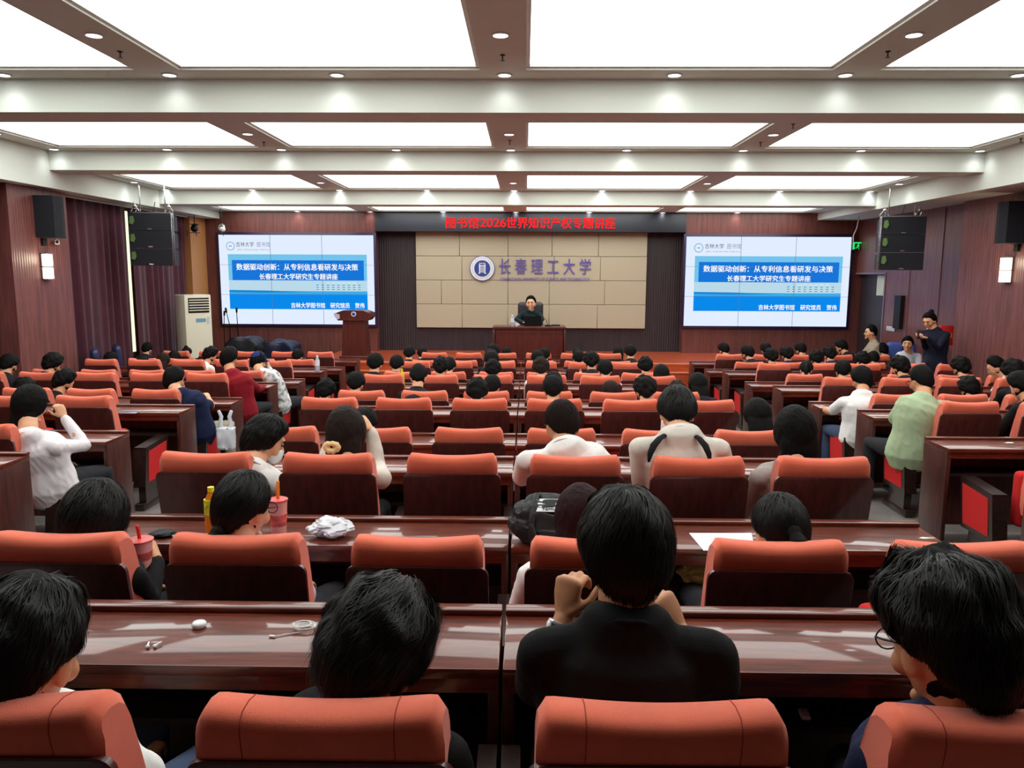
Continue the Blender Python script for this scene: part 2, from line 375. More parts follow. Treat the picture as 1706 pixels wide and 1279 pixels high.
# screens: a 3 x 3 wall of displays showing a slide
def screen(px0, py0, px1, py1, label):
    a = at_y(px0, py0, YF-.06); b_ = at_y(px1, py1, YF-.06); W = b_.x-a.x; Hh = a.z-b_.z
    t = empty('video_wall', (a.x, YF-.06, b_.z), 0, label, 'screen', 'video walls beside the stage panel')
    MB().box(-.06, W+.06, .0, .06, -.06, Hh+.06, .01).build('frame', mat('screen_frame', (38, 24, 66), .4), t)
    MB().box(0, W, -.01, 0, 0, Hh).build('display', emis('slide_white', (226, 238, 255), 1.0), t, smooth=False)
    def rect(nm, u0, v0, u1, v1, mm, y):
        return MB().box(u0*W, u1*W, y, -.009, (1-v1)*Hh, (1-v0)*Hh).build(nm, mm, t, smooth=False)
    rect('slide_picture', .055, .215, .955, .83, emis('slide_sky', (118, 200, 240), .95), -.012)
    rect('slide_haze', .055, .505, .955, .635, emis('slide_haze', (190, 222, 238), .95), -.013)
    rect('slide_sea', .055, .625, .955, .67, emis('slide_sea', (64, 176, 236), .95), -.014)
    rect('slide_deep_sea', .055, .66, .955, .83, emis('slide_blue', (10, 140, 240), .95), -.0145)
    MB().prism([(.055*W, .36*Hh), (.055*W, .385*Hh), (.3*W, .38*Hh), (.58*W, .365*Hh), (.3*W, .355*Hh)], 'y', -.0152, -.014).build('slide_shore', emis('slide_shore', (20, 140, 220), .95), t, smooth=False)
    rect('slide_band', .08, .28, .935, .505, emis('slide_band', (24, 120, 222), .95), -.015)
    bl = MB()
    for q in range(9): bl.box((.62+.034*q)*W, (.645+.034*q)*W, -.016, -.012, (1-.625)*Hh, (1-(.52 if 1 < q < 8 else .55))*Hh)
    bl.build('slide_building', emis('slide_building', (206, 232, 240), .95), t, smooth=False)
    bw = MB()
    for q in range(9):
        for v in (.55, .575, .6): bw.box((.623+.034*q)*W, (.641+.034*q)*W, -.0165, -.0155, (1-v-.012)*Hh, (1-v)*Hh)
    bw.build('slide_windows', emis('slide_windows', (80, 170, 210), .95), t, smooth=False)
    wt = emis('slide_text_white', (252, 254, 255), 1.05); dk = emis('slide_text_dark', (60, 70, 100), .9); gy = emis('slide_text_grey', (140, 150, 175), .9)
    def tx(nm, s, u, v, w_, h_, mm, bo=.02): text_obj(nm, s, (u*W, -.018, (1-v)*Hh), w_*W, h_*Hh, mm, t, bold=bo)
    tx('slide_title', '数据驱动创新：从专利信息看研发与决策', .503, .355, .79, .075, wt)
    tx('slide_subtitle', '长春理工大学研究生专题讲座', .51, .462, .51, .068, wt)
    tx('slide_speaker', '吉林大学图书馆　研究馆员　贺伟', .695, .785, .48, .062, wt)
    tx('slide_header', '吉林大学', .17, .105, .115, .055, dk, .0); tx('slide_header_right', '图书馆', .29, .105, .085, .055, gy, 0)
    tx('slide_header_small', 'Jilin University Library', .225, .165, .21, .02, gy, 0)
    rr = .0285*W
    g = MB().lathe([(rr, 0), (rr, .003)], (0, 0, 0), 32, Matrix.Translation((.075*W, -.011, (1-.125)*Hh)) @ Matrix.Rotation(R_(90), 4, 'X')); g.build('slide_seal', emis('slide_seal', (150, 190, 225), .95), t)
    g = MB().lathe([(rr*.8, 0), (rr*.8, .003)], (0, 0, 0), 32, Matrix.Translation((.075*W, -.013, (1-.125)*Hh)) @ Matrix.Rotation(R_(90), 4, 'X')); g.build('slide_seal_centre', emis('slide_white', (226, 238, 255), 1), t)
    g = MB().box(.066*W, .084*W, -.018, -.014, (1-.13)*Hh, (1-.12)*Hh); g.build('slide_seal_mark', gy, t, smooth=False)
    sm_ = MB(); q = .004
    for u in (.3333, .6667): sm_.box(u*W-q, u*W+q, -.02, -.0185, 0, Hh)
    for v in (.3333, .6667): sm_.box(0, W, -.02, -.0185, v*Hh-q*.7, v*Hh+q*.7)
    sm_.build('seams', emis('seam_dark', (96, 130, 170), .8), t, smooth=False)
    return t
screen(364, 391, 625, 540.5, 'large glowing video wall with blue slide, left of the stage, behind the lectern')
screen(1144, 394, 1409, 544, 'large glowing video wall with blue slide, right of the stage')

# curtains on the left wall
def curtain(y0, y1, zt, label, x=-7.08, lean=0.0, seed=0, c=(72, 34, 46)):
    r = random.Random(seed); n = int((y1-y0)*70); rows = 14
    b = MB(); V = []
    ph = r.random()*6
    for j in range(rows+1):
        tz = j/rows; z = zt*(1-tz)+.13*tz; line = []
        for i in range(n+1):
            u = i/n; y = y0+(y1-y0)*u + lean*tz*(1 if u > .5 else -0.4)*abs(u-.5)
            a = (.028+.02*math.sin(u*11+ph)); off = a*math.sin(u*(y1-y0)*2*math.pi*4.3 + ph + .5*math.sin(u*9+tz*1.2)) + .02*math.sin(u*23+tz)
            line.append(b.bm.verts.new((x+off*(0.6+.6*tz), y, z)))
        V.append(line)
    for p, q in zip(V, V[1:]):
        for i in range(n): b.bm.faces.new((p[i], p[i+1], q[i+1], q[i]))
    o = b.build('curtain', mat('curtain_maroon', c, .8, .15, sheen=.2, var=(6, .08)), angle=180)
    s = o.modifiers.new('solid', 'SOLIDIFY'); s.thickness = .006
    tag(o, label, 'curtain'); return o
curtain(11.66, 13.78, 3.5, 'dark maroon pleated curtain between the sconce pillar and the daylight gap', seed=2)
curtain(13.95, 16.15, 3.5, 'dark maroon pleated curtain behind the hanging speaker cluster and the air conditioner', seed=5, lean=-.25)
curtain(6.9, 10.25, 3.5, 'dark maroon curtain at the left frame edge before the pillar', seed=8)
# the window the curtains hide, seen in the gap
wn = MB(); wn.box(-7.245, -7.225, 13.55, 14.15, .9, 3.45)
o = struct(wn.build('window_1', emis('daylight_glass', (226, 240, 190), 1.6), smooth=False))
rod = MB().tube([(-7.02, 11.7, 3.5), (-7.02, 16.2, 3.5)], [.015, .015]).build('curtain_rail', M_TRIM); tag(rod, 'pale curtain rail above the maroon curtains on the left wall', 'curtain rail')
# ------------------------------------------------------------------ downlights
M_LED = emis('led_disc', (240, 244, 255), 6.0)
dl_ring = MB().lathe([(.075, 0), (.078, -.008), (.06, -.010), (.058, 0)], n=20).mesh('dl_ring', M_TRIM)
dl_disc = MB().lathe([(.057, -.004), (.057, -.001)], n=20).mesh('dl_disc', M_LED, smooth=False)
sp = bpy.data.lights.new('downlight', 'SPOT'); sp.energy = SPOT_W*1.0; sp.spot_size = R_(140); sp.spot_blend = 1.0; sp.shadow_soft_size = .06; sp.color = (.97, .98, 1.0)
def downlight(x, y, z, where, lamp=True):
    t = empty('ceiling_downlight', (x, y, z), 0, where, 'downlight', 'recessed downlights')
    put('ring', dl_ring, t); put('lamp_disc', dl_disc, t)
    if lamp:
        l = bpy.data.objects.new('downlight_lamp', sp); COL.objects.link(l); l.parent = t; l.location = (0, 0, -.02)
BN = {2: 'nearest bay', 3: 'second bay', 4: 'third bay', 5: 'farthest bay'}
for bi in (2, 3, 4, 5):
    y0, y1, z, p0, p1 = BAYS[bi]
    for k, x in enumerate([-6.5, -4.93, -3.35, -1.77, -.2, 1.38, 2.96, 4.55, 6.15]):
        if bi == 5 and (k in (0, 8)): continue
        yy = (p1+y1)/2 + .01 if bi < 5 else 16.93
        downlight(x, yy, z, 'small round downlight, far border of the %s, %s from the left' % (BN[bi], ORD[k+1]))
    ym = p0+(p1-p0)*.5 if bi > 2 else 6.3
    for x, nm in ((-6.5, 'along the left side beam'), (-3.39, 'in the strip left of centre'), (-.2, 'in the centre strip'), (2.99, 'in the strip right of centre'), (6.12, 'along the right side beam')):
        if bi == 2 and abs(x) > 6: continue
        if bi == 5: continue
        downlight(x, ym, z, 'small round downlight %s, %s' % (nm, BN[bi]))
# sprinklers
spk = MB().lathe([(.022, 0), (.022, -.006), (.006, -.01), (.006, -.045), (.02, -.048), (.02, -.051)], n=12).mesh('sprinkler', M_METAL)
for x, y, z, nm in [(-3.42, 6.75, 4.19, 'left of the nearest bay'), (-.2, 6.85, 4.19, 'in the centre strip of the nearest bay'), (3.0, 6.75, 4.19, 'right of the nearest bay'),
                    (-3.39, 10.25, 4.03, 'left strip of the second bay'), (-.2, 10.1, 4.03, 'centre strip of the second bay'), (3.0, 10.2, 4.03, 'right strip of the second bay'),
                    (-6.5, 9.7, 4.03, 'by the left side beam, second bay'), (6.1, 9.9, 4.03, 'by the right side beam, second bay'), (3.0, 9.0, 4.03, 'second bay right strip, nearer one')]:
    o = put('ceiling_sprinkler', spk, loc=(x, y, z)); tag(o, 'small dark ceiling sprinkler %s' % nm, 'sprinkler', 'ceiling sprinklers')

# ------------------------------------------------------------------ wall sconces
def sconce(x, y, z, s, label):
    t = empty('wall_sconce', (x, y, z), 0, label, 'wall lamp', 'lit wall sconces')
    b = MB()
    for q in (-.185, -.01, .175): b.box(0, s*.09, -.09, .09, q, q+.012)
    b.box(0, s*.02, -.09, .09, -.185, .187); b.build('frame', M_CHROME, t, smooth=False)
    g = MB(); g.box(s*.02, s*.08, -.08, .08, -.172, -.012, .01); g.box(s*.02, s*.08, -.08, .08, .004, .173, .01)
    g.build('glass_shade', emis('sconce_glass', (255, 246, 222), 3.2), t)
    l = bpy.data.lights.new('sconce_lamp', 'POINT'); l.energy = 5; l.color = (1, .86, .62); l.shadow_soft_size = .06
    o = bpy.data.objects.new('sconce_lamp', l); COL.objects.link(o); o.parent = t; o.location = (s*.16, 0, .1)
sconce(-6.85, 10.99, 2.43, 1, 'lit rectangular wall sconce on the left ribbed pillar')
sconce(7.0, 11.35, 2.44, -1, 'lit rectangular wall sconce on the right pillar')

# ------------------------------------------------------------------ hanging and mounted loudspeakers
M_GRILLE = mat('speaker_grille', (30, 33, 40), .7, .3, bump=(220, .4, 'weave'))
M_LEAF = mat('green_label', (92, 128, 66), .6)
def array(x, y, z, rz, side, label, rail=1):
    t = empty('line_array_speaker', (x, y, z), rz, label, 'loudspeaker', 'hanging line array speakers')
    W = .66
    for k in range(3):
        b = MB(); zc = -.02-.29*k
        b.prism([(-.25, zc), (.2, zc-.03), (.2, zc-.27), (-.25, zc-.285)], 'x', -W/2, W/2)
        cb = b.build('cabinet', M_GRILLE, t, smooth=False)
        MB().box(-.035, .035, -.256, -.25, zc-.27, zc-.25).build('logo_plate', M_CHROME, cb, smooth=False)
        MB().prism([(side*.3, zc-.06), (side*.25, zc-.05), (side*.23, zc-.13), (side*.26, zc-.19), (side*.31, zc-.17)], 'y', -.262, -.252).build('leaf_label', M_LEAF, cb, smooth=False)  # green leaf-shaped label on the cabinet front
    r = MB()
    for sx in (-.27, .27):
        r.tube([(sx, -.05, 0), (sx+.03, -.05, .09), (sx-.02, -.05, .17)], [.008]*3, 6)
        r.tube([(sx-.07, -.05, .02), (sx, -.05, .12), (sx+.06, -.05, .03)], [.008]*3, 6)
        r.ell((sx, -.05, .1), (.03, .02, .03), seg=8, rings=6)
    r.box(-.33, .33, -.08, -.03, -.02, .01); r.tube([(-.2, 0, 0), (-.2, 0, 3.82-z)], [.01, .01], 6); r.tube([(.2, 0, 0), (.2, 0, 3.82-z)], [.01, .01], 6); r.build('rigging', M_CHROME, t)
    q = MB(); sx = rail*(W/2+.012)
    for yy in (-.22, -.12): q.tube([(sx, yy, -.02), (sx, yy, -.88)], [.008, .008], 6)
    for k in range(7): q.tube([(sx, -.22, -.05-.125*k), (sx, -.12, -.11-.125*k)], [.006, .006], 6)
    q.build('side_bracket', M_CHROME, t)
    c = MB(); c.tube([(0, 0, 0), (.04, 0, .18)], [.006, .006], 6); c.build('cable', M_BLACK, t)
p = at_c(257, 352, 13.6); array(-6.3, 13.2, 3.35, R_(10), -1, 'black hanging line array speaker cluster in front of the left maroon curtain')
array(6.28, 13.2, 3.33, R_(-14), -1, 'black hanging line array speaker cluster beside the green exit sign', -1)
def wallspk(x, y, z, s, label):
    t = empty('wall_loudspeaker', (x, y, z), 0, label, 'loudspeaker', 'pillar loudspeakers')
    b = MB(); b.prism([(0, -.16), (s*.26, -.13), (s*.3, 0), (s*.26, .13), (0, .16)], 'z', -.29, .29); b.build('cabinet', M_GRILLE, t, smooth=False)
    MB().box(-.0 if s > 0 else -.03, .03 if s > 0 else 0, -.05, .05, -.4, -.3).build('bracket', M_BLACK, t, smooth=False)
    return t
wallspk(-6.85, 11.0, 3.12, 1, 'black loudspeaker mounted high on the left ribbed pillar')
wallspk(7.0, 11.2, 3.1, -1, 'black loudspeaker mounted high on the right pillar at the frame edge')
t = empty('security_camera', (-6.8, 11.25, 2.78), R_(30), 'small white security camera below the loudspeaker on the left pillar', 'camera')
MB().box(-.03, .03, -.09, .09, -.03, .03, .01).build('housing', M_TRIM, t); MB().tube([(0, 0, .03), (0, 0, .1)], [.01, .01], 8).build('mount', M_TRIM, t)
MB().ell((0, -.09, 0), (.022, .012, .022)).build('lens', M_BLACK, t)
# stage lights hanging near the left curtain end
def fixture(x, y, z, label, m, top=3.52):
    t = empty('stage_light', (x, y, z), R_(20), label, 'stage light')
    MB().tube([(0, 0, 0), (0, 0, top-z)], [.01, .01], 8).build('hanger', M_METAL, t)
    MB().tube([(0, .08, .0), (0, -.1, -.06)], [.06, .075], 14).build('lamp_body', m, t)
    b = MB()
    for a in range(4):
        s = MB(); b.prism([(-.07, -.1), (.07, -.1), (.1, -.2), (-.1, -.2)] if a < 2 else [(-.05, -.1), (.05, -.1), (.07, -.2), (-.07, -.2)], 'x' if a > 1 else 'z', (-.09 if a % 2 else .08)-.06, (-.08 if a % 2 else .09)-.06)
    b.build('barn_door', M_BLACK, t, smooth=False)
fixture(-6.75, 15.9, 3.3, 'black stage light with barn doors over the warm lit corner panel', M_BLACK)
fixture(-6.35, 16.3, 3.32, 'small pale stage light under the ceiling left of the left screen', M_TRIM, 3.68)
# hanging cable by the right screen
o = MB().tube([(6.72, 15.9, 3.53), (6.69, 15.9, 3.3), (6.63, 15.9, 3.15), (6.64, 15.9, 3.02)], [.012]*4, 6).build('hanging_cable', M_TRIM)
tag(o, 'pale loose cable hanging from the soffit right of the right screen', 'cable')
# exit sign
t = empty('exit_sign', at_y(1434, 409.5, 16.85), 0, 'glowing green running man exit sign with arrow by the right screen', 'exit sign')
G = emis('exit_green', (40, 230, 110), 1.2)
t.scale = (.85, 1, .85); MB().box(-.21, .07, 0, .05, -.1, .1, .005).build('housing', mat('exit_dark', (26, 40, 36), .5), t)
g = MB()
g.box(-.2, -.16, -.012, 0, -.09, .09); g.box(.02, .06, -.012, 0, -.09, .09); g.box(-.2, .06, -.012, 0, .06, .09)
g.ell((-.06, -.006, .035), (.018, .005, .018), seg=10, rings=6)
g.tube([(-.06, -.006, .015), (-.08, -.006, -.03)], [(.014, .005)]*2, 6); g.tube([(-.08, -.006, -.03), (-.04, -.006, -.05), (-.05, -.006, -.09)], [(.009, .004)]*3, 6)
g.tube([(-.08, -.006, -.03), (-.12, -.006, -.06), (-.14, -.006, -.05)], [(.009, .004)]*3, 6); g.tube([(-.065, -.006, .01), (-.02, -.006, -.01)], [(.008, .004)]*2, 6); g.tube([(-.065, -.006, .01), (-.11, -.006, .0)], [(.008, .004)]*2, 6)
g.build('running_man', G, t)
g = MB(); g.box(.09, .18, -.012, 0, -.008, .008); g.prism([(.16, -.04), (.21, 0), (.16, .04), (.17, 0)], 'y', -.012, 0); g.build('arrow', G, t, smooth=False)
t = empty('low_exit_light', at_y(451, 584, 16.9), 0, 'small green glowing exit light low on the wall under the left screen', 'exit sign')
MB().box(-.12, .1, 0, .04, -.05, .05).build('housing', M_BLACK, t, smooth=False)
g = MB(); g.box(-.09, -.02, -.01, 0, -.04, .04); g.box(.03, .07, -.01, 0, -.02, .03); g.build('glow', G, t, smooth=False)

# ------------------------------------------------------------------ air conditioner
t = empty('floor_air_conditioner', (-6.5, 15.05, .0), R_(50), 'tall white floor standing air conditioner at the left corner', 'air conditioner')
M_AC = mat('ac_plastic', (222, 218, 196), .35, .5)
MB().box(-.27, .27, -.2, .2, .0, 1.93, .02).build('cabinet', M_AC, t)
b = MB()
for k in range(5): b.box(-.19, .21, -.225, -.2, 1.62+.05*k, 1.64+.05*k)
b.build('louvre', M_AC, t, smooth=False)
MB().box(-.2, .22, -.206, -.2, 1.58, 1.87).build('outlet', M_BLACK, t, smooth=False)
MB().box(-.06, .14, -.206, -.2, 1.4, 1.47).build('control_panel', mat('ac_screen', (110, 160, 190), .3), t, smooth=False)
MB().box(.17, .22, -.206, -.2, 1.35, 1.5).build('badge', mat('ac_badge', (200, 206, 210), .3), t, smooth=False)

# ------------------------------------------------------------------ covered equipment and microphone stands under the left screen
M_NAVY = mat('navy_cover', (18, 24, 50), .45, .4, bump=(9, .6, 'noise'))
def drape(name, x0, x1, y0, y1, z0, z1, m, label, cat, seed=3, rz=0):
    b = bmesh.new(); bmesh.ops.create_cube(b, size=1); bmesh.ops.subdivide_edges(b, edges=b.edges[:], cuts=12, use_grid_fill=True)
    for v in b.verts:
        p = v.co.copy(); s = 1-.12*max(0, p.z)
        n = noise.noise(p*3.1+Vector((seed, 0, 0)))*.07
        d = Vector((p.x, p.y, p.z)).normalized()
        v.co = Vector((p.x*s*(x1-x0), p.y*s*(y1-y0), (p.z+.5)*(z1-z0)*(1-.25*max(0, abs(p.x*2)-.6)*(p.z+.5)))) + d*n
    q = MB(); q.join(b); o = q.build(name, m, angle=180); o.location = ((x0+x1)/2, (y0+y1)/2, z0); o.rotation_euler = (0, 0, rz)
    return tag(o, label, cat)
drape('covered_equipment', -6.25, -5.55, 15.9, 16.5, 0, 1.0, mat('black_cover', (24, 24, 34), .5, bump=(9, .6, 'noise')), 'black covered equipment cart below the left corner of the left screen', 'equipment')
drape('covered_piano', -5.35, -4.75, 15.6, 16.3, 0, .95, M_NAVY, 'navy cloth draped over equipment right of the black cart', 'equipment', 5)
def micstand(px, ptop, label, lean):
    p = at_y(px, 585, 16.75); zt = at_y(px, ptop, 16.7).z
    t = empty('microphone_stand', (p.x, 16.78, 0), 0, label, 'microphone stand', 'microphone stands in front of the left screen')
    MB().tube([(0, 0, 0.02), (0, 0, zt*.8), (lean, -.1, zt)], [.012, .01, .008], 8).build('pole', M_METAL, t)
    MB().lathe([(.07, 0), (.07, .02), (.02, .03)], n=16).build('base', M_BLACK, t)
    MB().tube([(lean, -.1, zt), (lean*1.3, -.12, zt+.08)], [.018, .024], 10).build('microphone', M_BLACK, t)
micstand(374, 525, 'thin microphone stand leaning right, leftmost before the left screen', .06)
micstand(384, 520, 'thin upright microphone stand, middle one before the left screen', -.02)
micstand(397, 520, 'thin microphone stand, rightmost before the left screen', .03)

# ------------------------------------------------------------------ lectern
lx = at_y(594, 590, 15.5).x
t = empty('lectern', (lx, 15.5, .645), 0, 'dark wooden lectern with round emblem on stage before the left screen', 'lectern')
b = MB(); b.prism([(-.26, 0), (.26, 0), (.21, .85), (-.21, .85)], 'y', -.2, .2); b.build('column', M_STAGED, t, smooth=False)
MB().box(-.3, .3, -.24, .24, 0, .07, .01).build('plinth', M_STAGED, t)
b = MB(); b.prism([(-.3, .78), (.3, .78), (.36, .86), (.36, .92), (.2, .98), (-.2, .98), (-.36, .92), (-.36, .86)], 'y', -.26, .24); b.build('desk_head', M_STAGED, t, smooth=False)
MB().prism([(-.31, .8), (-.26, .82), (-.26, .9), (-.37, .93), (-.37, .88)], 'y', -.27, -.2).build('side_wing', mat('lectern_wing', (196, 190, 214), .4), t, smooth=False)
MB().lathe([(.05, 0), (.05, .01)], (0, 0, 0), 24, Matrix.Translation((0.02, -.262, .91)) @ Matrix.Rotation(R_(90), 4, 'X')).build('emblem', M_EMB, t)
MB().lathe([(.032, 0), (.032, .012)], (0, 0, 0), 24, Matrix.Translation((0.02, -.264, .91)) @ Matrix.Rotation(R_(90), 4, 'X')).build('emblem_centre', M_EMBB, t)

# ------------------------------------------------------------------ speaker table
SY = 15.2
a = at_y(821, 544, SY); b_ = at_y(943, 544, SY); TZ = a.z; tcx = (a.x+b_.x)/2; tw = b_.x-a.x
t = empty('speaker_table', (tcx, SY, .645), 0, 'dark red wooden speaker table on the stage under the beige panel', 'table')
h = TZ-.645
MB().box(-tw/2, tw/2, 0, .6, h-.05, h, .006).build('tabletop', M_STAGED, t)
MB().box(-tw/2+.04, tw/2-.04, .03, .06, .04, h-.05).build('front_panel', M_STAGED, t, smooth=False)
b = MB()
for u0, u1 in ((-.46, .46),):
    b.box(u0*tw, u1*tw, .018, .03, h-.13, h-.11); b.box(u0*tw, u1*tw, .018, .03, .1, .12)
    b.box(u0*tw, u0*tw+.02, .018, .03, .12, h-.13); b.box(u1*tw-.02, u1*tw, .018, .03, .12, h-.13)
b.build('panel_moulding', M_STAGED, t, smooth=False)
for s in (-1, 1): MB().box(s*(tw/2-.03)-.03, s*(tw/2-.03)+.03, .03, .58, 0, h-.05, .005).build('side_panel', M_STAGED, t)
# things on it
t = empty('laptop', (tcx+.07, SY+.28, TZ), 0, 'black open laptop on the speaker table before the seated speaker', 'laptop')
MB().prism([(.0, .0), (.01, .0), (-.07, .2), (-.08, .2)], 'x', -.17, .17).build('screen_lid', M_BLACK, t, smooth=False)
MB().box(-.17, .17, .0, .22, 0, .018, .004).build('keyboard_base', M_BLACK, t)
def bottle(loc, h, r, body, cap, label, name='water_bottle', cat='bottle', lab=None, group=None, lz=(.35, .68)):
    t = empty(name, loc, 0, label, cat, group)
    MB().lathe([(r*.85, 0), (r, .02*h), (r, .62*h), (r*.9, .72*h), (r*.42, .88*h), (r*.38, .92*h)], n=18).build('bottle_body', body, t)
    MB().lathe([(r*.45, .9*h), (r*.45, h)], n=14).build('cap', cap, t)
    if lab: MB().lathe([(r*1.02, lz[0]*h), (r*1.02, lz[1]*h)], n=18).build('label', lab, t)
    return t
M_CLEAR = mat('clear_plastic', (214, 222, 232), .12, .5, trans=.55); M_CAPW = mat('white_cap', (235, 235, 238), .4)
M_LBLW = mat('white_label', (222, 226, 236), .5)
bottle((at_y(853.5, 543, SY+.1).x, SY+.12, TZ), .23, .033, M_CLEAR, M_CAPW, 'clear water bottle on the speaker table left of the seated speaker', lab=M_LBLW)
t = empty('white_tea_cup', (at_y(861, 543, SY+.1).x, SY+.1, TZ), 0, 'small white cup on the speaker table beside the bottle', 'cup')
MB().lathe([(.02, 0), (.038, .02), (.04, .06), (.036, .06), (.018, .012)], n=18).build('cup_body', M_CAPW, t); MB().tube([(.04, 0, .02), (.062, 0, .03), (.04, 0, .05)], [.005]*3, 6).build('handle', M_CAPW, t)
t = empty('desk_microphone', (at_y(913, 543, SY+.15).x, SY+.18, TZ), 0, 'black gooseneck microphone on the right of the speaker table', 'microphone')
MB().box(-.06, .06, -.05, .05, 0, .03, .008).build('base', M_BLACK, t); MB().tube([(0, 0, .03), (-.05, 0, .14), (-.13, 0, .2)], [.006]*3, 8).build('gooseneck', M_BLACK, t)
MB().tube([(-.13, 0, .2), (-.16, .02, .21)], [.012, .012], 10).build('microphone_head', M_BLACK, t)
o = MB().box(-.09, .09, -.05, .05, 0, .025, .008).build('name_plate', M_BLACK, None, loc=(at_y(922, 543, SY+.2).x+.05, SY+.35, TZ)); tag(o, 'low black device lying at the right end of the speaker table', 'device')

# lecturer's high-back chair
t = empty('executive_chair', (tcx+.03, SY+1.1, .645), 0, 'black high back executive chair behind the speaker table', 'chair')
M_LEA = mat('dark_leather', (38, 38, 44), .4)
MB().box(-.27, .27, .1, .22, .5, 1.12, .07, 4).build('backrest', M_LEA, t); MB().box(-.27, .27, -.3, .2, .38, .5, .05, 3).build('seat', M_LEA, t)
for s in (-1, 1): MB().box(s*.3-.03, s*.3+.03, -.2, .15, .6, .65, .02).build('armrest', M_LEA, t)
MB().tube([(0, -.03, .05), (0, -.03, .4)], [.03, .03], 10).build('column', M_METAL, t)
b = MB()
for k in range(5):
    a = 2*math.pi*k/5; b.tube([(0, -.03, .06), (math.cos(a)*.28, -.03+math.sin(a)*.28, .04)], [.025, .018], 8)
b.build('star_base', M_METAL, t)
# blue office chairs along the left wall, and blue seats at the right
def offchair(x, y, z, rz, m, label, w=.5):
    t = empty('office_chair', (x, y, z), rz, label, 'office chair')
    MB().box(-w/2, w/2, -.1, .02, .55, 1.17, .07, 5).build('backrest', m, t); MB().box(-w/2, w/2, -.05, .42, .42, .52, .04, 3).build('seat', m, t)
    for s in (-1, 1):
        for yy in (-.02, .38): MB().tube([(s*w*.44, yy, 0), (s*w*.44, yy, .44)], [.015, .015], 8).build('leg', M_METAL, t)
M_BLUE1 = mat('navy_leather', (30, 40, 78), .35); M_BLUE2 = mat('blue_seat', (70, 92, 170), .5)
offchair(-6.72, 11.95, .0, R_(-62), M_BLUE1, 'navy padded office chair by the left curtain, nearer of the two')
offchair(-6.72, 12.6, .0, R_(-58), M_BLUE1, 'navy padded office chair by the left curtain, farther of the two')
p = at_c(1491, 590, 13.9); offchair(p.x, p.y, 0, R_(175), M_BLUE2, 'bright blue chair left of the seated woman by the right wall', .3)
p = at_c(1526, 590, 13.9); offchair(min(p.x, 6.98), p.y+.1, 0, R_(175), M_BLUE2, 'bright blue chair right of the seated woman by the right wall', .3)
# red fire box with yellow characters
p = at_y(1590, 560, 12.95)
t = empty('fire_equipment_sign', (7.05, 12.95, p.z), 0, 'red hanging panel with yellow characters on the right wall behind the standing woman', 'sign')
MB().box(-.12, .13, -.03, .03, -.15, .18, .01).build('panel', mat('fire_red', (206, 30, 32), .45), t)
text_obj('yellow_characters', '灭火', (0.03, -.033, .02), .12, .09, mat('fire_yellow', (250, 206, 60), .5), t, bold=.03)
MB().box(-.12, .0, -.05, .05, -.95, -.17).build('stand', M_BLACK, t, smooth=False)
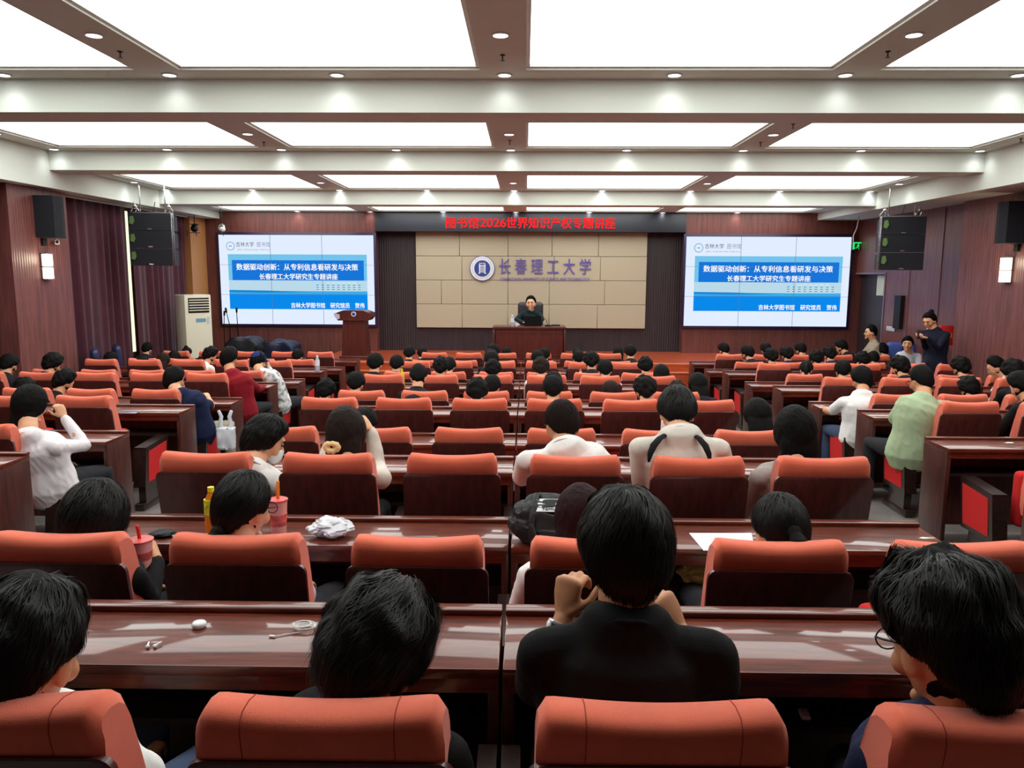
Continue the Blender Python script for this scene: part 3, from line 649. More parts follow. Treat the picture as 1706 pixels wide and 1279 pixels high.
# ------------------------------------------------------------------ auditorium chair
def back_line(z): return (1.0-z)*.17           # recline: y of the back face at height z
def chair_proto(open_seat, wide=0):
    t = empty('auditorium_chair')
    W = .24
    # veneer panel with rounded corners, following the recline
    b = MB(); prof = []
    z0, z1, r = .33, .904, .035
    for cx, cz, a0 in ((W-r, z1-r, 0), (-W+r, z1-r, 90), (-W+.012, z0+.012, 180), (W-.012, z0+.012, 270)):
        rr = r if cz > .5 else .012
        for q in range(5):
            a = R_(a0+q*22.5); prof.append((cx+rr*math.cos(a), cz+rr*math.sin(a)))
    n = len(prof)
    def pt(x, z, d, s=1.0): return (x*s, back_line(z)-.004+d, z if s == 1 else z0+.29+(z-z0-.29)*s)
    rings = [[pt(x, z, .004, .985) for x, z in prof], [pt(x, z, .0, .985) for x, z in prof], [pt(x, z, .002) for x, z in prof], [pt(x, z, .018) for x, z in prof]]
    rings = rings[1:]
    V = [[b.bm.verts.new(p) for p in rg] for rg in rings]
    b.bm.faces.new(V[0][::-1])
    for p, q in zip(V, V[1:]):
        for i in range(n): b.bm.faces.new((p[i], p[(i+1) % n], q[(i+1) % n], q[i]))
    b.bm.faces.new(V[-1])
    b.build('back_panel', M_PANEL, t, angle=30)
    # padded cushion rolled over the top, dipping in the middle
    b = MB(); NU, sec = 28, []
    prof = [(.012, .40), (.012, .885), (.004, .90), (.002, .93), (.003, .962), (.010, .985), (.026, .998), (.06, 1.0), (.095, .99), (.118, .965), (.128, .92), (.135, .82), (.15, .70), (.15, .58), (.125, .46), (.09, .40)]
    V = []
    for i in range(NU+1):
        u = -1+2*i/NU; x = u*.222
        e = max(0, (abs(u)-.9)/.1); rd = math.sqrt(max(0, 1-e*e*.93)); V.append([])
        dip = -.016*(1-u*u)**1.5
        for k, (y, z) in enumerate(prof):
            yc = .06+0*z
            yy = yc+(y-yc)*(.62+.38*rd) if z > .9 else (.06+(y-.06)*(.8+.2*rd)); zz = z
            if z > .93: zz = .93+(z-.93)*(.45+.55*rd)+dip*(z-.93)/.07
            if .5 < z < .95 and y > .1: yy -= .018*(1-u*u)
            xx = x*(1.0 if z < .93 else 1-.02*(z-.93)/.07*abs(u))
            V[-1].append(b.bm.verts.new((xx, yy+back_line(zz), zz)))
    K = len(prof)
    for p, q in zip(V, V[1:]):
        for k in range(K): b.bm.faces.new((p[k], p[(k+1) % K], q[(k+1) % K], q[k]))
    b.bm.faces.new(V[0]); b.bm.faces.new(V[-1][::-1])
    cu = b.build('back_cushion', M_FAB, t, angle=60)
    # seat
    b = MB()
    if open_seat: b.box(-.23, .23, .10, .55, .37, .47, .035, 3)
    else: b.box(-.23, .23, .2, .31, .30, .68, .035, 3)
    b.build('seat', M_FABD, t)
    # arms: veneered frame with a red inset on both faces
    for s in (-1, 1):
        xa = s*.272; hw = .024
        if wide and s == wide: xa = s*.357; hw = .05
        b = MB()
        b.prism([(.16, .20), (.21, .515), (.21, .53), (.60, .56), (.60, .54), (.545, .20)], 'x', xa-hw, xa+hw)
        ar = b.build('armrest', M_ARM, t, smooth=False)
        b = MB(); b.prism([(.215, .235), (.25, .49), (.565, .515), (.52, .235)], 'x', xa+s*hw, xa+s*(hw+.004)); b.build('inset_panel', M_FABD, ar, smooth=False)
        b = MB(); b.box(xa-hw*.6, xa+hw*.6, .2, .48, .06, .21); b.box(xa-hw*.8, xa+hw*.8, .14, .56, 0, .06, .01); b.build('leg', M_ARM, t)
    return t
protos = {(o_, w_): chair_proto(o_, w_) for o_ in (0, 1) for w_ in (-1, 0, 1)}
CX_MID = [-1.573, -.965, -.357, .251, .859, 1.467]
SIDE_STEP = .635
def CXL(k): return -3.57-SIDE_STEP*k
def CXR(k): return 3.56+SIDE_STEP*k
occupied = set()       # (block, row, index) filled from the people list
OCC = {('C', 1, 1), ('C', 1, 2), ('C', 1, 3), ('C', 1, 4)}
used = set()
ROWN = {1: 'nearest row', 2: 'second row', 3: 'third row', 4: 'fourth row', 5: 'fifth row', 6: 'sixth row', 7: 'seventh row', 8: 'eighth row', 9: 'ninth row', 10: 'tenth row', 11: 'eleventh row'}
jr = random.Random(11)
def place_chair(x, n, occ, wide, label, group):
    key = (1 if occ else 0, wide)
    if key not in used: used.add(key); o = protos[key]
    else: o = copy_tree(protos[key])
    o.location = (x+jr.uniform(-.006, .006), rowY(n)+jr.uniform(-.008, .008), FZ[n]); o.rotation_euler = (0, 0, R_(jr.uniform(-.8, .8)))
    tag(o, label, 'chair', group); return o
def visible(x, n, w=.3):
    d = rowD(n); px = 873+(x)/d*FPX
    return -w/d*FPX < px < 1706+w/d*FPX
for n in range(1, 12):
    for k, x in enumerate(CX_MID):
        if visible(x, n): place_chair(x, n, False, 0, 'red chair with dark wood back, centre block %s, %s from the left' % (ROWN[n], ORD[k+1]), 'chairs of the centre block')
    for k in range(5):
        if visible(CXL(k), n, .34): place_chair(CXL(k), n, False, 1 if k == 0 else 0, 'red chair with dark wood back, left block %s, %s from the aisle' % (ROWN[n], ORD[k+1]), 'chairs of the left block')
        if visible(CXR(k), n, .34) or (n == 3 and k == 0) or (n == 4 and k == 0): place_chair(CXR(k), n, False, -1 if k == 0 else 0, 'red chair with dark wood back, right block %s, %s from the aisle' % (ROWN[n], ORD[k+1]), 'chairs of the right block')
for key, o in protos.items():
    if key not in used:
        for c_ in list(o.children_recursive): bpy.data.objects.remove(c_)
        bpy.data.objects.remove(o)
# stitched seams across the head cushions of the nearest row
def seam_mesh(s):
    b = MB(); pr = [(.004, .90), (.002, .93), (.003, .962), (.010, .985), (.026, .998), (.06, 1.0), (.095, .99), (.118, .965)]; u = .135/.222; dip = -.016*(1-u*u)**1.5
    pts = [Vector((s*.135, y+back_line(z+(dip*(z-.93)/.07 if z > .93 else 0)), z+(dip*(z-.93)/.07 if z > .93 else 0)+.0006)) for y, z in pr]
    b.tube(pts, [.0011]*len(pts), 5); return b.mesh('seam', mat('stitch_red', (150, 46, 36), .8))
sms = [seam_mesh(-1), seam_mesh(1)]
for o in list(COL.objects):
    if o.get('category') == 'chair' and 'nearest row' in o.get('label', ''):
        for ch in o.children:
            if ch.name.startswith('back_cushion'):
                for s_ in sms: put('seam', s_, ch)
# ------------------------------------------------------------------ desks
DZ = .75; D0, D1 = .63, .985      # near and far edge in front of the seat row
def desk_proto(L):
    t = empty('long_desk')
    # origin: centre of the desk on the floor, y=0 at the near edge
    dp = D1-D0
    MB().box(-L/2, L/2, 0, dp, DZ-.03, DZ, .004, 2).build('desktop', M_DESK, t)
    MB().box(-L/2+.01, L/2-.01, .015, .035, DZ-.075, DZ-.03).build('front_rail', M_DESK, t, smooth=False)
    MB().box(-L/2, L/2, dp-.045, dp+.005, DZ, DZ+.018, .004, 2).build('back_ledge', M_DESK, t)
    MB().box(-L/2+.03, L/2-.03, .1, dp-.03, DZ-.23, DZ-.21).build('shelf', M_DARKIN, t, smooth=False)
    MB().box(-L/2+.03, L/2-.03, dp-.03, dp-.01, .08, DZ-.03).build('modesty_panel', M_DESKV, t, smooth=False)
    for s in (-1, 1):
        MB().box(s*(L/2-.015)-.015, s*(L/2-.015)+.015, .02, dp-.005, 0, DZ-.03, .002).build('side_panel', M_DESKV, t)
    nd = max(1, int(L/.95))
    for k in range(1, nd):
        x = -L/2+L*k/nd
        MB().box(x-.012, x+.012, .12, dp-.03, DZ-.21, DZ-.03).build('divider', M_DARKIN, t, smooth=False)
    return t
dm = desk_proto(1.84); LS = 3.3; ds = desk_proto(LS); first = {dm: True, ds: True}
DESK_ROT = {}
def place_desk(pr, x, n, label, group, rz=0):
    o = pr if first[pr] else copy_tree(pr); first[pr] = False
    o.location = (x, rowY(n)+D0, FZ[n]); o.rotation_euler = (0, 0, rz); tag(o, label, 'desk', group)
for n in range(1, 12):
    place_desk(dm, -.055-.925, n, 'long glossy mahogany desk, left half of the centre block, %s' % ROWN[n], 'centre block desks')
    place_desk(dm, -.055+.925, n, 'long glossy mahogany desk, right half of the centre block, %s' % ROWN[n], 'centre block desks')
    if n >= 2:
        if n >= 3: place_desk(ds, -3.07-LS/2, n, 'long glossy mahogany desk of the left block, %s' % ROWN[n], 'left block desks')
        if n >= 3: place_desk(ds, 3.07+LS/2, n, 'long glossy mahogany desk of the right block, %s' % ROWN[n], 'right block desks')
# ------------------------------------------------------------------ people
def finish(mb, name, m, voxel, smooth=4, fold=0.0, fscale=9.0, seed=0, cut=None):
    """fuse the collected closed shapes into one continuous skin"""
    me = bpy.data.meshes.new(name); mb.bm.normal_update(); mb.bm.to_mesh(me); mb.bm.free()
    o = bpy.data.objects.new('t', me); COL.objects.link(o)
    r = o.modifiers.new('r', 'REMESH'); r.mode = 'VOXEL'; r.voxel_size = voxel; r.use_smooth_shade = True
    s = o.modifiers.new('s', 'SMOOTH'); s.iterations = smooth; s.factor = .5
    bpy.context.view_layer.update()
    out = bpy.data.meshes.new_from_object(o.evaluated_get(bpy.context.evaluated_depsgraph_get()))
    bpy.data.objects.remove(o); bpy.data.meshes.remove(me); out.name = name
    if fold > 0:
        sv = Vector((seed*3.7, seed*1.3, 0))
        ns = [v.normal.copy() for v in out.vertices]
        for v, n in zip(out.vertices, ns):
            p = v.co
            a = noise.noise(Vector((p.x*fscale, p.y*fscale, p.z*fscale*.55))+sv); b = noise.noise(Vector((p.x*fscale*2.3+p.z*8, p.y*fscale*2, p.z*fscale*1.2))+sv)
            v.co = p + n*(fold*(a-abs(b)*.8))
    out.materials.clear(); out.materials.append(m)
    out.polygons.foreach_set('use_smooth', [True]*len(out.polygons))
    return out
HR = (.080, .097, .116)      # head half sizes
def skull(mb, M, face=False, seg=28):
    t = bmesh.new(); bmesh.ops.create_uvsphere(t, u_segments=seg, v_segments=18, radius=1)
    for v in t.verts:
        x, y, z = v.co
        w = 1.0
        if z < 0: w = 1-.30*(-z)**1.3                     # jaw narrows
        yy = y*HR[1]*(1.0 if z > -.2 else 1-.25*(-z-.2))
        if z < -.1 and y < 0: yy *= 1-.45*(-z)              # nape
        if z < -.55 and y > 0: yy += .012
        if y > .55 and .0 < z < .3: yy -= .006              # eye hollow
        v.co = Vector((x*HR[0]*w, yy, z*HR[2]))
    mb.join(t, M)
    def E(c, r, rot=None): 
        mb.ell(M @ Vector(c), r, (M.to_3x3() @ (rot if rot is not None else Matrix.Identity(3))).to_4x4().to_3x3())
    for s in (-1, 1):
        E((s*.079, -.004, -.012), (.009, .02, .033), Matrix.Rotation(R_(-12*s), 3, 'Z') @ Matrix.Rotation(R_(8), 3, 'X'))
        E((s*.084, -.012, .0), (.006, .016, .016)); E((s*.045, .06, -.03), (.024, .022, .024))
    E((0, .099, -.022), (.013, .018, .024), Matrix.Rotation(R_(20), 3, 'X')); E((0, .106, -.034), (.015, .013, .011)); E((0, .09, .004), (.009, .014, .022))
    E((0, .086, -.062), (.024, .013, .009)); E((0, .085, -.098), (.022, .016, .016)); E((0, .086, .035), (.05, .012, .012))
def hand(mb, wrist, d, pn, thumb, curl=(20, 30, 25), sc=1.0, spread=.06):
    """palm, four curled fingers of different lengths and a thumb leaving the side of the palm"""
    d = Vector(d).normalized(); pn = Vector(pn); pn = (pn-d*pn.dot(d)).normalized(); sd = d.cross(pn)
    if sd.dot(Vector(thumb)) < 0: sd = -sd            # sd points to the thumb side
    W = Vector(wrist)
    mb.tube([W-d*.01, W+d*.02*sc, W+d*.055*sc, W+d*.088*sc], [(.022*sc, .016*sc), (.029*sc, .017*sc), (.037*sc, .0155*sc), (.037*sc, .012*sc)], 12, side=sd)
    mb.ell(W+d*.035*sc+sd*.024*sc+pn*.006*sc, (.017*sc, .017*sc, .024*sc))
    for k, (off, L, r) in enumerate([(.029, .074, .0083), (.0105, .083, .0086), (-.009, .078, .0083), (-.027, .062, .0074)]):
        p = W+d*(.086-.004*abs(k-1))*sc+sd*off*sc; a = 0; pts = [p-d*.012*sc, p]; dd = (d+sd*off*spread*14).normalized()
        for q, f in enumerate((.46, .30, .24)):
            a += curl[q]+k*2.5
            dv = dd*math.cos(R_(a))+pn*math.sin(R_(a)); p = p+dv*L*f*sc; pts.append(p)
        mb.tube(pts, [r*1.05*sc, r*1.05*sc, r*sc, r*.92*sc, r*.8*sc], 8)
    p = W+d*.028*sc+sd*.03*sc; v1 = (d*.62+sd*.68+pn*.35).normalized(); v2 = (d*.85+sd*.25+pn*.45).normalized()
    mb.tube([p-v1*.015*sc, p+v1*.036*sc, p+v1*.036*sc+v2*.027*sc, p+v1*.036*sc+v2*.05*sc], [.0115*sc, .0105*sc, .0095*sc, .0078*sc], 8)
M_HAIR = mat('hair_black', (9, 8, 8), .66, .1, bump=(60, .35, 'noise', (1, 1, .18)))
M_HAIRB = mat('hair_brown', (30, 21, 17), .66, .1, bump=(60, .35, 'noise', (1, 1, .18)))
M_HAIRR = mat('hair_burgundy', (36, 13, 17), .66, .1, bump=(60, .35, 'noise', (1, 1, .18)))
M_HAIRS = mat('hair_strand_black', (11, 9, 9), .5, .22)
M_FADE = mat('hair_fade', (48, 38, 33), .7, .2)
def shell_r(az, el, kind, vol=1.0, seed=0, messy=0.0):
    """outer hair radius factor in a head direction; az 0 = face"""
    hx = math.cos(el)*math.sin(az); hy = math.cos(el)*math.cos(az); hz = math.sin(el)
    r = 1/math.sqrt((hx/HR[0])**2+(hy/HR[1])**2+(hz/HR[2])**2)
    a = abs(az)
    front, side, back = {'short': (42, -8, -58), 'wavy': (40, 6, -56), 'fade': (50, 4, -42), 'bob': (30, -48, -62), 'long': (30, -45, -60), 'pony': (42, -4, -52), 'bun': (46, -4, -52), 'mid': (34, -22, -64)}[kind]
    if a < math.pi/2: u = max(0, (a/(math.pi/2)-.42)/.58); u = u*u*(3-2*u); h = front+(side-front)*u
    else: u = (a-math.pi/2)/(math.pi/2); u = u*u*(3-2*u); h = side+(back-side)*u
    h += 5*noise.noise(Vector((az*5, seed, 0)))
    m = (math.degrees(el)-h)/12+.5; m = max(0, min(1, m)); m = m*m*(3-2*m)
    top = max(0, math.sin(el)); th = {'short': .018+.014*top, 'wavy': .019+.015*top, 'fade': .009+.02*top**2, 'bob': .021+.008*top, 'long': .019+.006*top, 'pony': .011+.007*top, 'bun': .011+.007*top, 'mid': .02+.016*top}[kind]*vol
    th *= 1+.55*messy*noise.noise(Vector((hx*3.3+seed, hy*3.3, hz*3.3)))*2+.12*noise.noise(Vector((hx*9, hy*9, hz*3+seed)))
    if kind in ('short', 'mid', 'wavy') and a < 1.0: th += .012*vol*max(0, 1-abs(math.degrees(el)-45)/35)
    m2 = max(0, min(1, (math.degrees(el)-h)/(34 if a < 1.9 else 20)+.12)); m2 = m2*(2-m2)
    return r*(.9 + .1*m) + .003*m + th*m2*m, m
def hair_mesh(kind, vol=1.0, seed=0, messy=0.0, voxel=.006, m=None, length=.34, tail=None):
    b = MB(); t = bmesh.new(); bmesh.ops.create_uvsphere(t, u_segments=40, v_segments=26, radius=1)
    for v in t.verts:
        x, y, z = v.co; el = math.asin(max(-1, min(1, z))); az = math.atan2(x, y)
        r, mm = shell_r(az, el, kind, vol, seed, messy); v.co = Vector((x, y, z))*r
    b.join(t)
    if kind in ('long', 'bob'):
        L = length if kind == 'long' else .15
        n = 7; pts = []; rd = []
        for q in range(n):
            u = q/(n-1); pts.append((.0, -.02-.03*u-.02*math.sin(u*3), .03-(.03+L)*u)); rd.append(((.088+.016*math.sin(u*2.6))*(1-.12*u), (.078-.038*u)))
        b.tube(pts, rd, 22, side=(1, 0, 0))
    if kind == 'pony':
        z0 = tail if tail is not None else .02
        b.ell((0, -.105, z0), (.03, .03, .03)); b.tube([(0, -.11, z0), (0, -.145, z0-.03), (0, -.15, z0-.1), (.005, -.13, z0-.2)], [(.02, .02), (.032, .026), (.034, .026), (.014, .012)], 14, side=(1, 0, 0))
    if kind == 'bun': b.ell((0, -.07, .115), (.04, .04, .036))
    return finish(b, 'hair', m or M_HAIR, voxel, 2, fold=.004, fscale=16, seed=seed)
def strands(kind, n, vol, seed, messy, m, width=.0016, droop=.03):
    r = random.Random(seed); V = []; F = []
    for k in range(n):
        az = r.uniform(-math.pi, math.pi); el0 = math.asin(r.uniform(.0 if kind != 'fade' else .3, 1)); L = R_(r.uniform(28, 75)); sw = r.uniform(-.35, .35)+.25; lift = abs(r.gauss(0, .002))*(1+1.6*messy) + .0008
        steps = 8; prev = None; kick = r.gauss(0, .009*messy)
        ph = r.uniform(0, 6)
        for q in range(steps):
            u = q/(steps-1); el = el0-L*u; a2 = az+sw*u+.10*messy*math.sin(u*5+ph)
            rr, mm = shell_r(a2, max(el, -1.2), kind, vol, seed, messy)
            if mm < .25 and q > 2 and messy < .5: break
            R = rr*(1)+lift*(.3+u)+kick*u*u
            p = Vector((math.cos(el)*math.sin(a2), math.cos(el)*math.cos(a2), math.sin(el)))*R
            if u > .6: p.z -= droop*(u-.6)**2
            if prev is not None:
                d = (p-prev); s = d.cross(p).normalized()*width*(1-u*.85)
                V += [p-s, p+s]
                if q > 1: i = len(V); F.append((i-4, i-3, i-1, i-2))
            prev = p
    me = bpy.data.meshes.new('hair_strands'); me.from_pydata([tuple(v) for v in V], [], F); me.materials.append(m)
    me.polygons.foreach_set('use_smooth', [True]*len(me.polygons)); return me
def headM(pos, yaw=0, pitch=0, roll=0):
    return Matrix.Translation(Vector(pos)) @ Euler((R_(pitch), R_(roll), R_(yaw)), 'XYZ').to_matrix().to_4x4()
def bez(a, b, c, t): return a*(1-t)**2+b*2*t*(1-t)+c*t*t
def cloth(name, c, **k): return mat('cloth_'+name, c, .85, .2, bump=(260, .15, 'noise'), var=(7, .05), **k)
def make_person(root, H, N, P, tyaw=0, arms=None, shirt=None, trousers=None, sleeve='short', skin=None, hair='short', hairm=None, vol=1.0, messy=0.0, hseed=0,
                vox=.008, bulk=1.0, legs='sit', face=False, hairmesh=None, nstr=0, fold=.005, length=.34, tail=None, waist=.25, headscale=1.0, knees=None):
    """H head matrix, N neck base, P pelvis (all in the root's frame)"""
    S = Vector((math.cos(R_(tyaw)), math.sin(R_(tyaw)), 0)); Fd = Vector((-S.y, S.x, 0)); Z = Vector((0, 0, 1))
    skin = skin or M_SKIN; N = Vector(N)+Vector((0, 0, .028)); P = Vector(P); Hs = H @ Matrix.Diagonal((headscale,)*3+(1,))
    ctrl = P+Z*(N.z-P.z)*.62-Fd*.03
    ts = [0, .14, .34, .55, .74, .87, .955, 1.0]
    rr = [(.168, .12), (.16, .115), (.145, .105), (.16, .112), (.172, .110), (.155, .09), (.10, .068), (.060, .056)]
    sh = {s: N+S*(s*.160*bulk)-Z*.062-Fd*.005 for s in (-1, 1)}
    def torso(mb, inf, top=8):
        tt = ts[:top] if top == 8 else ts[:6]+[.95]; r2 = rr if top == 8 else rr[:6]+[(.10, .064)]
        mb.tube([bez(P-Z*.05, ctrl, N, t) for t in tt], [(a*bulk+inf, b*bulk+inf) for a, b in r2], 20, side=S)
        for s in (-1, 1): mb.tube([N-Z*.035+S*s*.03, N+S*(s*.09*bulk)-Z*.048, sh[s]], [.036+inf, .042+inf, .048+inf], 12)
    arms = arms or {}
    A = {}
    for s in (-1, 1):
        e, w, hd, pn, cu = arms.get(s) or (sh[s]+S*s*.02+Fd*.15-Z*.24, None, None, None, None)
        e = Vector(e)
        if w is None: w = e+Fd*.22-S*s*.10+Z*.02; hd = Fd*.9-S*s*.3; pn = -Z; cu = (18, 22, 18)
        A[s] = (e, Vector(w), Vector(hd), Vector(pn), cu)
    b = MB(); skull(b, Hs); torso(b, -.012)
    nt = Hs @ Vector((0, -.012, -.05)); b.tube([N-Z*.03, N+(nt-N)*.5, nt], [(.066, .062), (.061, .060), (.060, .064)], 16, side=S)
    for s in (-1, 1):
        e, w_, hd, pn, cu = A[s]
        b.ell(sh[s], (.05, .05, .05)); b.tube([sh[s], sh[s].lerp(e, .5), e, e.lerp(w_, .35), w_], [.044, .041, .036, .036, .024], 12)
        hand(b, w_, hd, pn, -S*s, cu or (18, 22, 18))
    K = {}
    for s in (-1, 1):
        hip = P+S*s*.085-Z*.02
        if legs == 'sit': kn = P+S*s*.13+Fd*.40-Z*.03; an = kn+Fd*.0-Z*(.40)
        else: kn = P+S*s*.095-Z*.42+Fd*.01; an = P+S*s*.1-Z*.83
        if knees: kn = P + S*s*knees[0]+Fd*knees[1]-Z*.03; an = kn-Z*.4
        K[s] = (hip, kn, an)
        b.tube([hip, hip.lerp(kn, .5), kn, kn.lerp(an, .3), an], [.075, .065, .048, .05, .034], 12)
    b.ell(P, (.15, .11, .1))
    body = put('body', finish(b, 'body', skin, vox, 3), root)
    if shirt:
        b = MB(); torso(b, .010, 7)
        for s in (-1, 1):
            e, w_, *_ = A[s]; b.ell(sh[s]-Z*.004, (.058, .058, .056))
            if sleeve == 'long': b.tube([sh[s], sh[s].lerp(e, .5), e, e.lerp(w_, .5), e.lerp(w_, .95)], [.057, .053, .048, .044, .035], 14)
            else: b.tube([sh[s], sh[s].lerp(e, .5), sh[s].lerp(e, .82)], [.058, .058, .056], 14)
        o = put('shirt', finish(b, 'shirt', shirt, max(vox, .008), 8, fold=fold, seed=hseed), root)
        # a neckline collar ring
        b = MB(); ring = []
        up = (nt-N).normalized(); c0 = N-up*.006
        s1 = (S-up*S.dot(up)).normalized(); f1 = up.cross(s1)
        pts = [c0+s1*math.cos(a)*.068+f1*math.sin(a)*.066 for a in [2*math.pi*q/20 for q in range(20)]]
        for q in range(20): b.tube([pts[q], pts[(q+1) % 20]], [.008, .008], 6)
        put('collar', finish(b, 'collar', shirt, .006, 2), root)
    if trousers:
        b = MB(); b.ell(P-Z*.01, (.168, .13, .11)); 
        for s in (-1, 1):
            h_, k_, a_ = K[s]; b.tube([h_, h_.lerp(k_, .5), k_, k_.lerp(a_, .5), a_+Z*.03], [.092, .08, .066, .06, .055], 14)
        put('trousers', finish(b, 'trousers', trousers, .012, 3, fold=.004, seed=hseed+3), root)
        for s in (-1, 1):
            a_ = K[s][2]; MB().tube([a_-Fd*.04-Z*.035, a_+Fd*.05-Z*.045, a_+Fd*.15-Z*.055], [(.036, .035), (.042, .034), (.036, .024)], 12, side=S).build('shoe', mat('shoe', (40, 38, 40), .5), root)
    hm = hairmesh or hair_mesh(hair, vol, hseed, messy, max(.004, vox*.7), hairm, length, tail)
    ho = put('hair', hm, root); ho.matrix_local = Hs
    if nstr:
        so = put('hair_strands', strands(hair, nstr, vol, hseed, messy, M_HAIRS if hairm is None else hairm), ho); tag(so, kind='stuff')
    if face:
        for s in (-1, 1):
            e_ = MB().ell(Hs @ Vector((s*.031, .0885, .008)), (.013, .008, .0065), Hs.to_3x3(), 12, 8).build('eye', mat('eye_dark', (30, 20, 18), .2), root)
            MB().tube([Hs @ Vector((s*.018, .0965, .029)), Hs @ Vector((s*.032, .094, .033)), Hs @ Vector((s*.047, .084, .028))], [.003, .0035, .002], 6).build('eyebrow', M_HAIR, root)
        MB().tube([Hs @ Vector((-.022, .088, -.064)), Hs @ Vector((0, .099, -.066)), Hs @ Vector((.022, .088, -.064))], [.003, .0055, .003], 8).build('mouth', mat('lips', (168, 84, 78), .5), root)
    return ho, Hs
def glasses(root, Hs, m=None):
    m = m or M_BLACK; b = MB()
    for s in (-1, 1):
        b.tube([Hs @ Vector((s*.084, -.005, .012)), Hs @ Vector((s*.08, .06, .012)), Hs @ Vector((s*.066, .104, .01))], [.0022]*3, 6)
        pts = [Hs @ Vector((s*.035+.027*math.cos(a), .109, .004+.02*math.sin(a))) for a in [2*math.pi*q/14 for q in range(15)]]
        b.tube(pts, [.0018]*15, 6, cap=False)
    b.tube([Hs @ Vector((-.009, .111, .008)), Hs @ Vector((.009, .111, .008))], [.002, .002], 6)
    return b.build('glasses', m, root)
C_BLACK = cloth('black', (20, 19, 21)); C_WHITE = cloth('white', (226, 225, 222)); C_NAVY = cloth('navy', (24, 32, 62)); C_JEAN = cloth('jeans', (64, 76, 100)); C_DARK = cloth('charcoal', (40, 40, 44))
C_LAV = cloth('lavender', (186, 180, 212)); C_GREY = cloth('grey_marl', (150, 142, 138)); C_RED = cloth('crimson', (132, 22, 34)); C_GREEN = cloth('sage', (164, 182, 146)); C_BEIGE = cloth('beige', (156, 144, 126)); C_CREAM = cloth('cream', (206, 200, 190)); C_BROWN = cloth('brown', (84, 60, 48)); C_PALE = cloth('pale_shirt', (226, 220, 224))
def new_person(label, X, n, group='seated audience', y=.3, z=None):
    return empty('person', (X, rowY(n)+y, FZ[n] if z is None else z), 0, label, 'person', group)
def L_(root, p): return Vector(p)-root.location
# ---- detailed people near the camera
def P_(px, py, d): return at_c(px, py, d)
# 1 man in black at the centre of the nearest row
r = new_person('person in black shirt with wristbands, hands raised to face, centre of the nearest row', .21, 1, 'people in the nearest rows', y=.36)
H = headM(L_(r, P_(1042, 922, 1.68)), 2, -8, 0); N = L_(r, P_(1044, 1064, 1.62))
make_person(r, H, N, (0.0, 0, .54), 0, {-1: (L_(r, P_(897, 1150, 1.80)), L_(r, P_(940, 1028, 1.83)), (.12, .12, .98), (.55, .83, -.05), (60, 62, 40)),
    1: (L_(r, P_(1195, 1150, 1.80)), L_(r, P_(1132, 1050, 1.88)), (-.45, .1, .85), (-.6, .7, 0), (55, 60, 40))},
    C_BLACK, C_BLACK, 'short', M_SKIN2, 'short', vol=1.08, hseed=3, vox=.0045, bulk=1.1, nstr=5200, fold=.003, messy=.12)
w_ = L_(r, P_(940, 1028, 1.83)); e_ = L_(r, P_(897, 1150, 1.80)); u_ = (e_-w_).normalized()
bd = [('wristwatch', mat('watch_steel', (190, 190, 196), .3, metal=.9), .018, .006), ('bracelet', mat('dark_beads', (46, 40, 52), .5), .033, .006), ('bracelet', mat('cord_tan', (120, 78, 60), .6), .046, .004)]
for nm, mm, off, rr in bd:
    c = w_+u_*off; a1 = u_.orthogonal().normalized(); a2 = u_.cross(a1)
    b = MB(); pts = [c+a1*math.cos(t)*.029+a2*math.sin(t)*.029 for t in [2*math.pi*q/18 for q in range(19)]]; b.tube(pts, [rr]*19, 8, cap=False)
    ob = b.build(nm, mm, r)
    if nm == 'wristwatch': MB().ell(c+Vector((-.029, -.01, .0)), (.008, .016, .016)).build('watch_face', M_CAPW, ob)
# 2 tousled head left of centre
r = new_person('person with tousled black hair bent over, left of centre in the nearest row', -.37, 1, 'people in the nearest rows', y=.34)
H = headM(L_(r, P_(622, 1088, 1.58)), -22, -38, 6); N = L_(r, P_(600, 1225, 1.5))
make_person(r, H, N, (0, -.02, .5), -5, None, C_BLACK, C_DARK, 'short', M_SKIN2, 'mid', vol=1.15, hseed=9, vox=.005, nstr=6500, messy=.5, headscale=1.05)
# 3 person at the left edge
r = new_person('person in white T-shirt with wavy black hair at the left edge, nearest row', -.98, 1, 'people in the nearest rows', y=.34)
H = headM(L_(r, P_(42, 1098, 1.52)), -5, -14, 3); N = L_(r, P_(40, 1235, 1.52))
make_person(r, H, N, (0.0, 0, .5), -8, {1: (L_(r, P_(248, 1300, 1.72)), L_(r, P_(238, 1268, 2.0)), (-.2, .9, -.1), (0, 0, -1), (20, 25, 20)), -1: (L_(r, P_(-60, 1400, 1.6)), L_(r, P_(0, 1400, 1.8)), (.3, .9, 0), (0, 0, -1), (20, 25, 20))}, C_WHITE, C_JEAN, 'short', M_SKIN2, 'wavy', vol=1.2, hseed=17, vox=.005, nstr=5200, messy=.35, headscale=1.05)
# 4 right foreground, glasses, navy
r = new_person('person with tall wavy black hair, glasses and navy top, right foreground', .79, 1, 'people in the nearest rows', y=.26)
H = headM(L_(r, P_(1578, 1078, 1.5)), 13, -18, 0); N = L_(r, P_(1600, 1225, 1.5))
ho, Hs = make_person(r, H, N, (.03, -.02, .5), 12, {-1: (L_(r, P_(1420, 1400, 1.6)), L_(r, P_(1520, 1420, 1.8)), (.3, .9, 0), (0, 0, -1), (20, 25, 20)), 1: (L_(r, P_(1790, 1400, 1.6)), L_(r, P_(1700, 1420, 1.8)), (-.3, .9, 0), (0, 0, -1), (20, 25, 20))}, C_NAVY, C_DARK, 'short', M_SKIN2, 'wavy', vol=1.7, hseed=23, vox=.005, nstr=6500, messy=.35, bulk=1.1, headscale=1.1)
glasses(r, Hs)
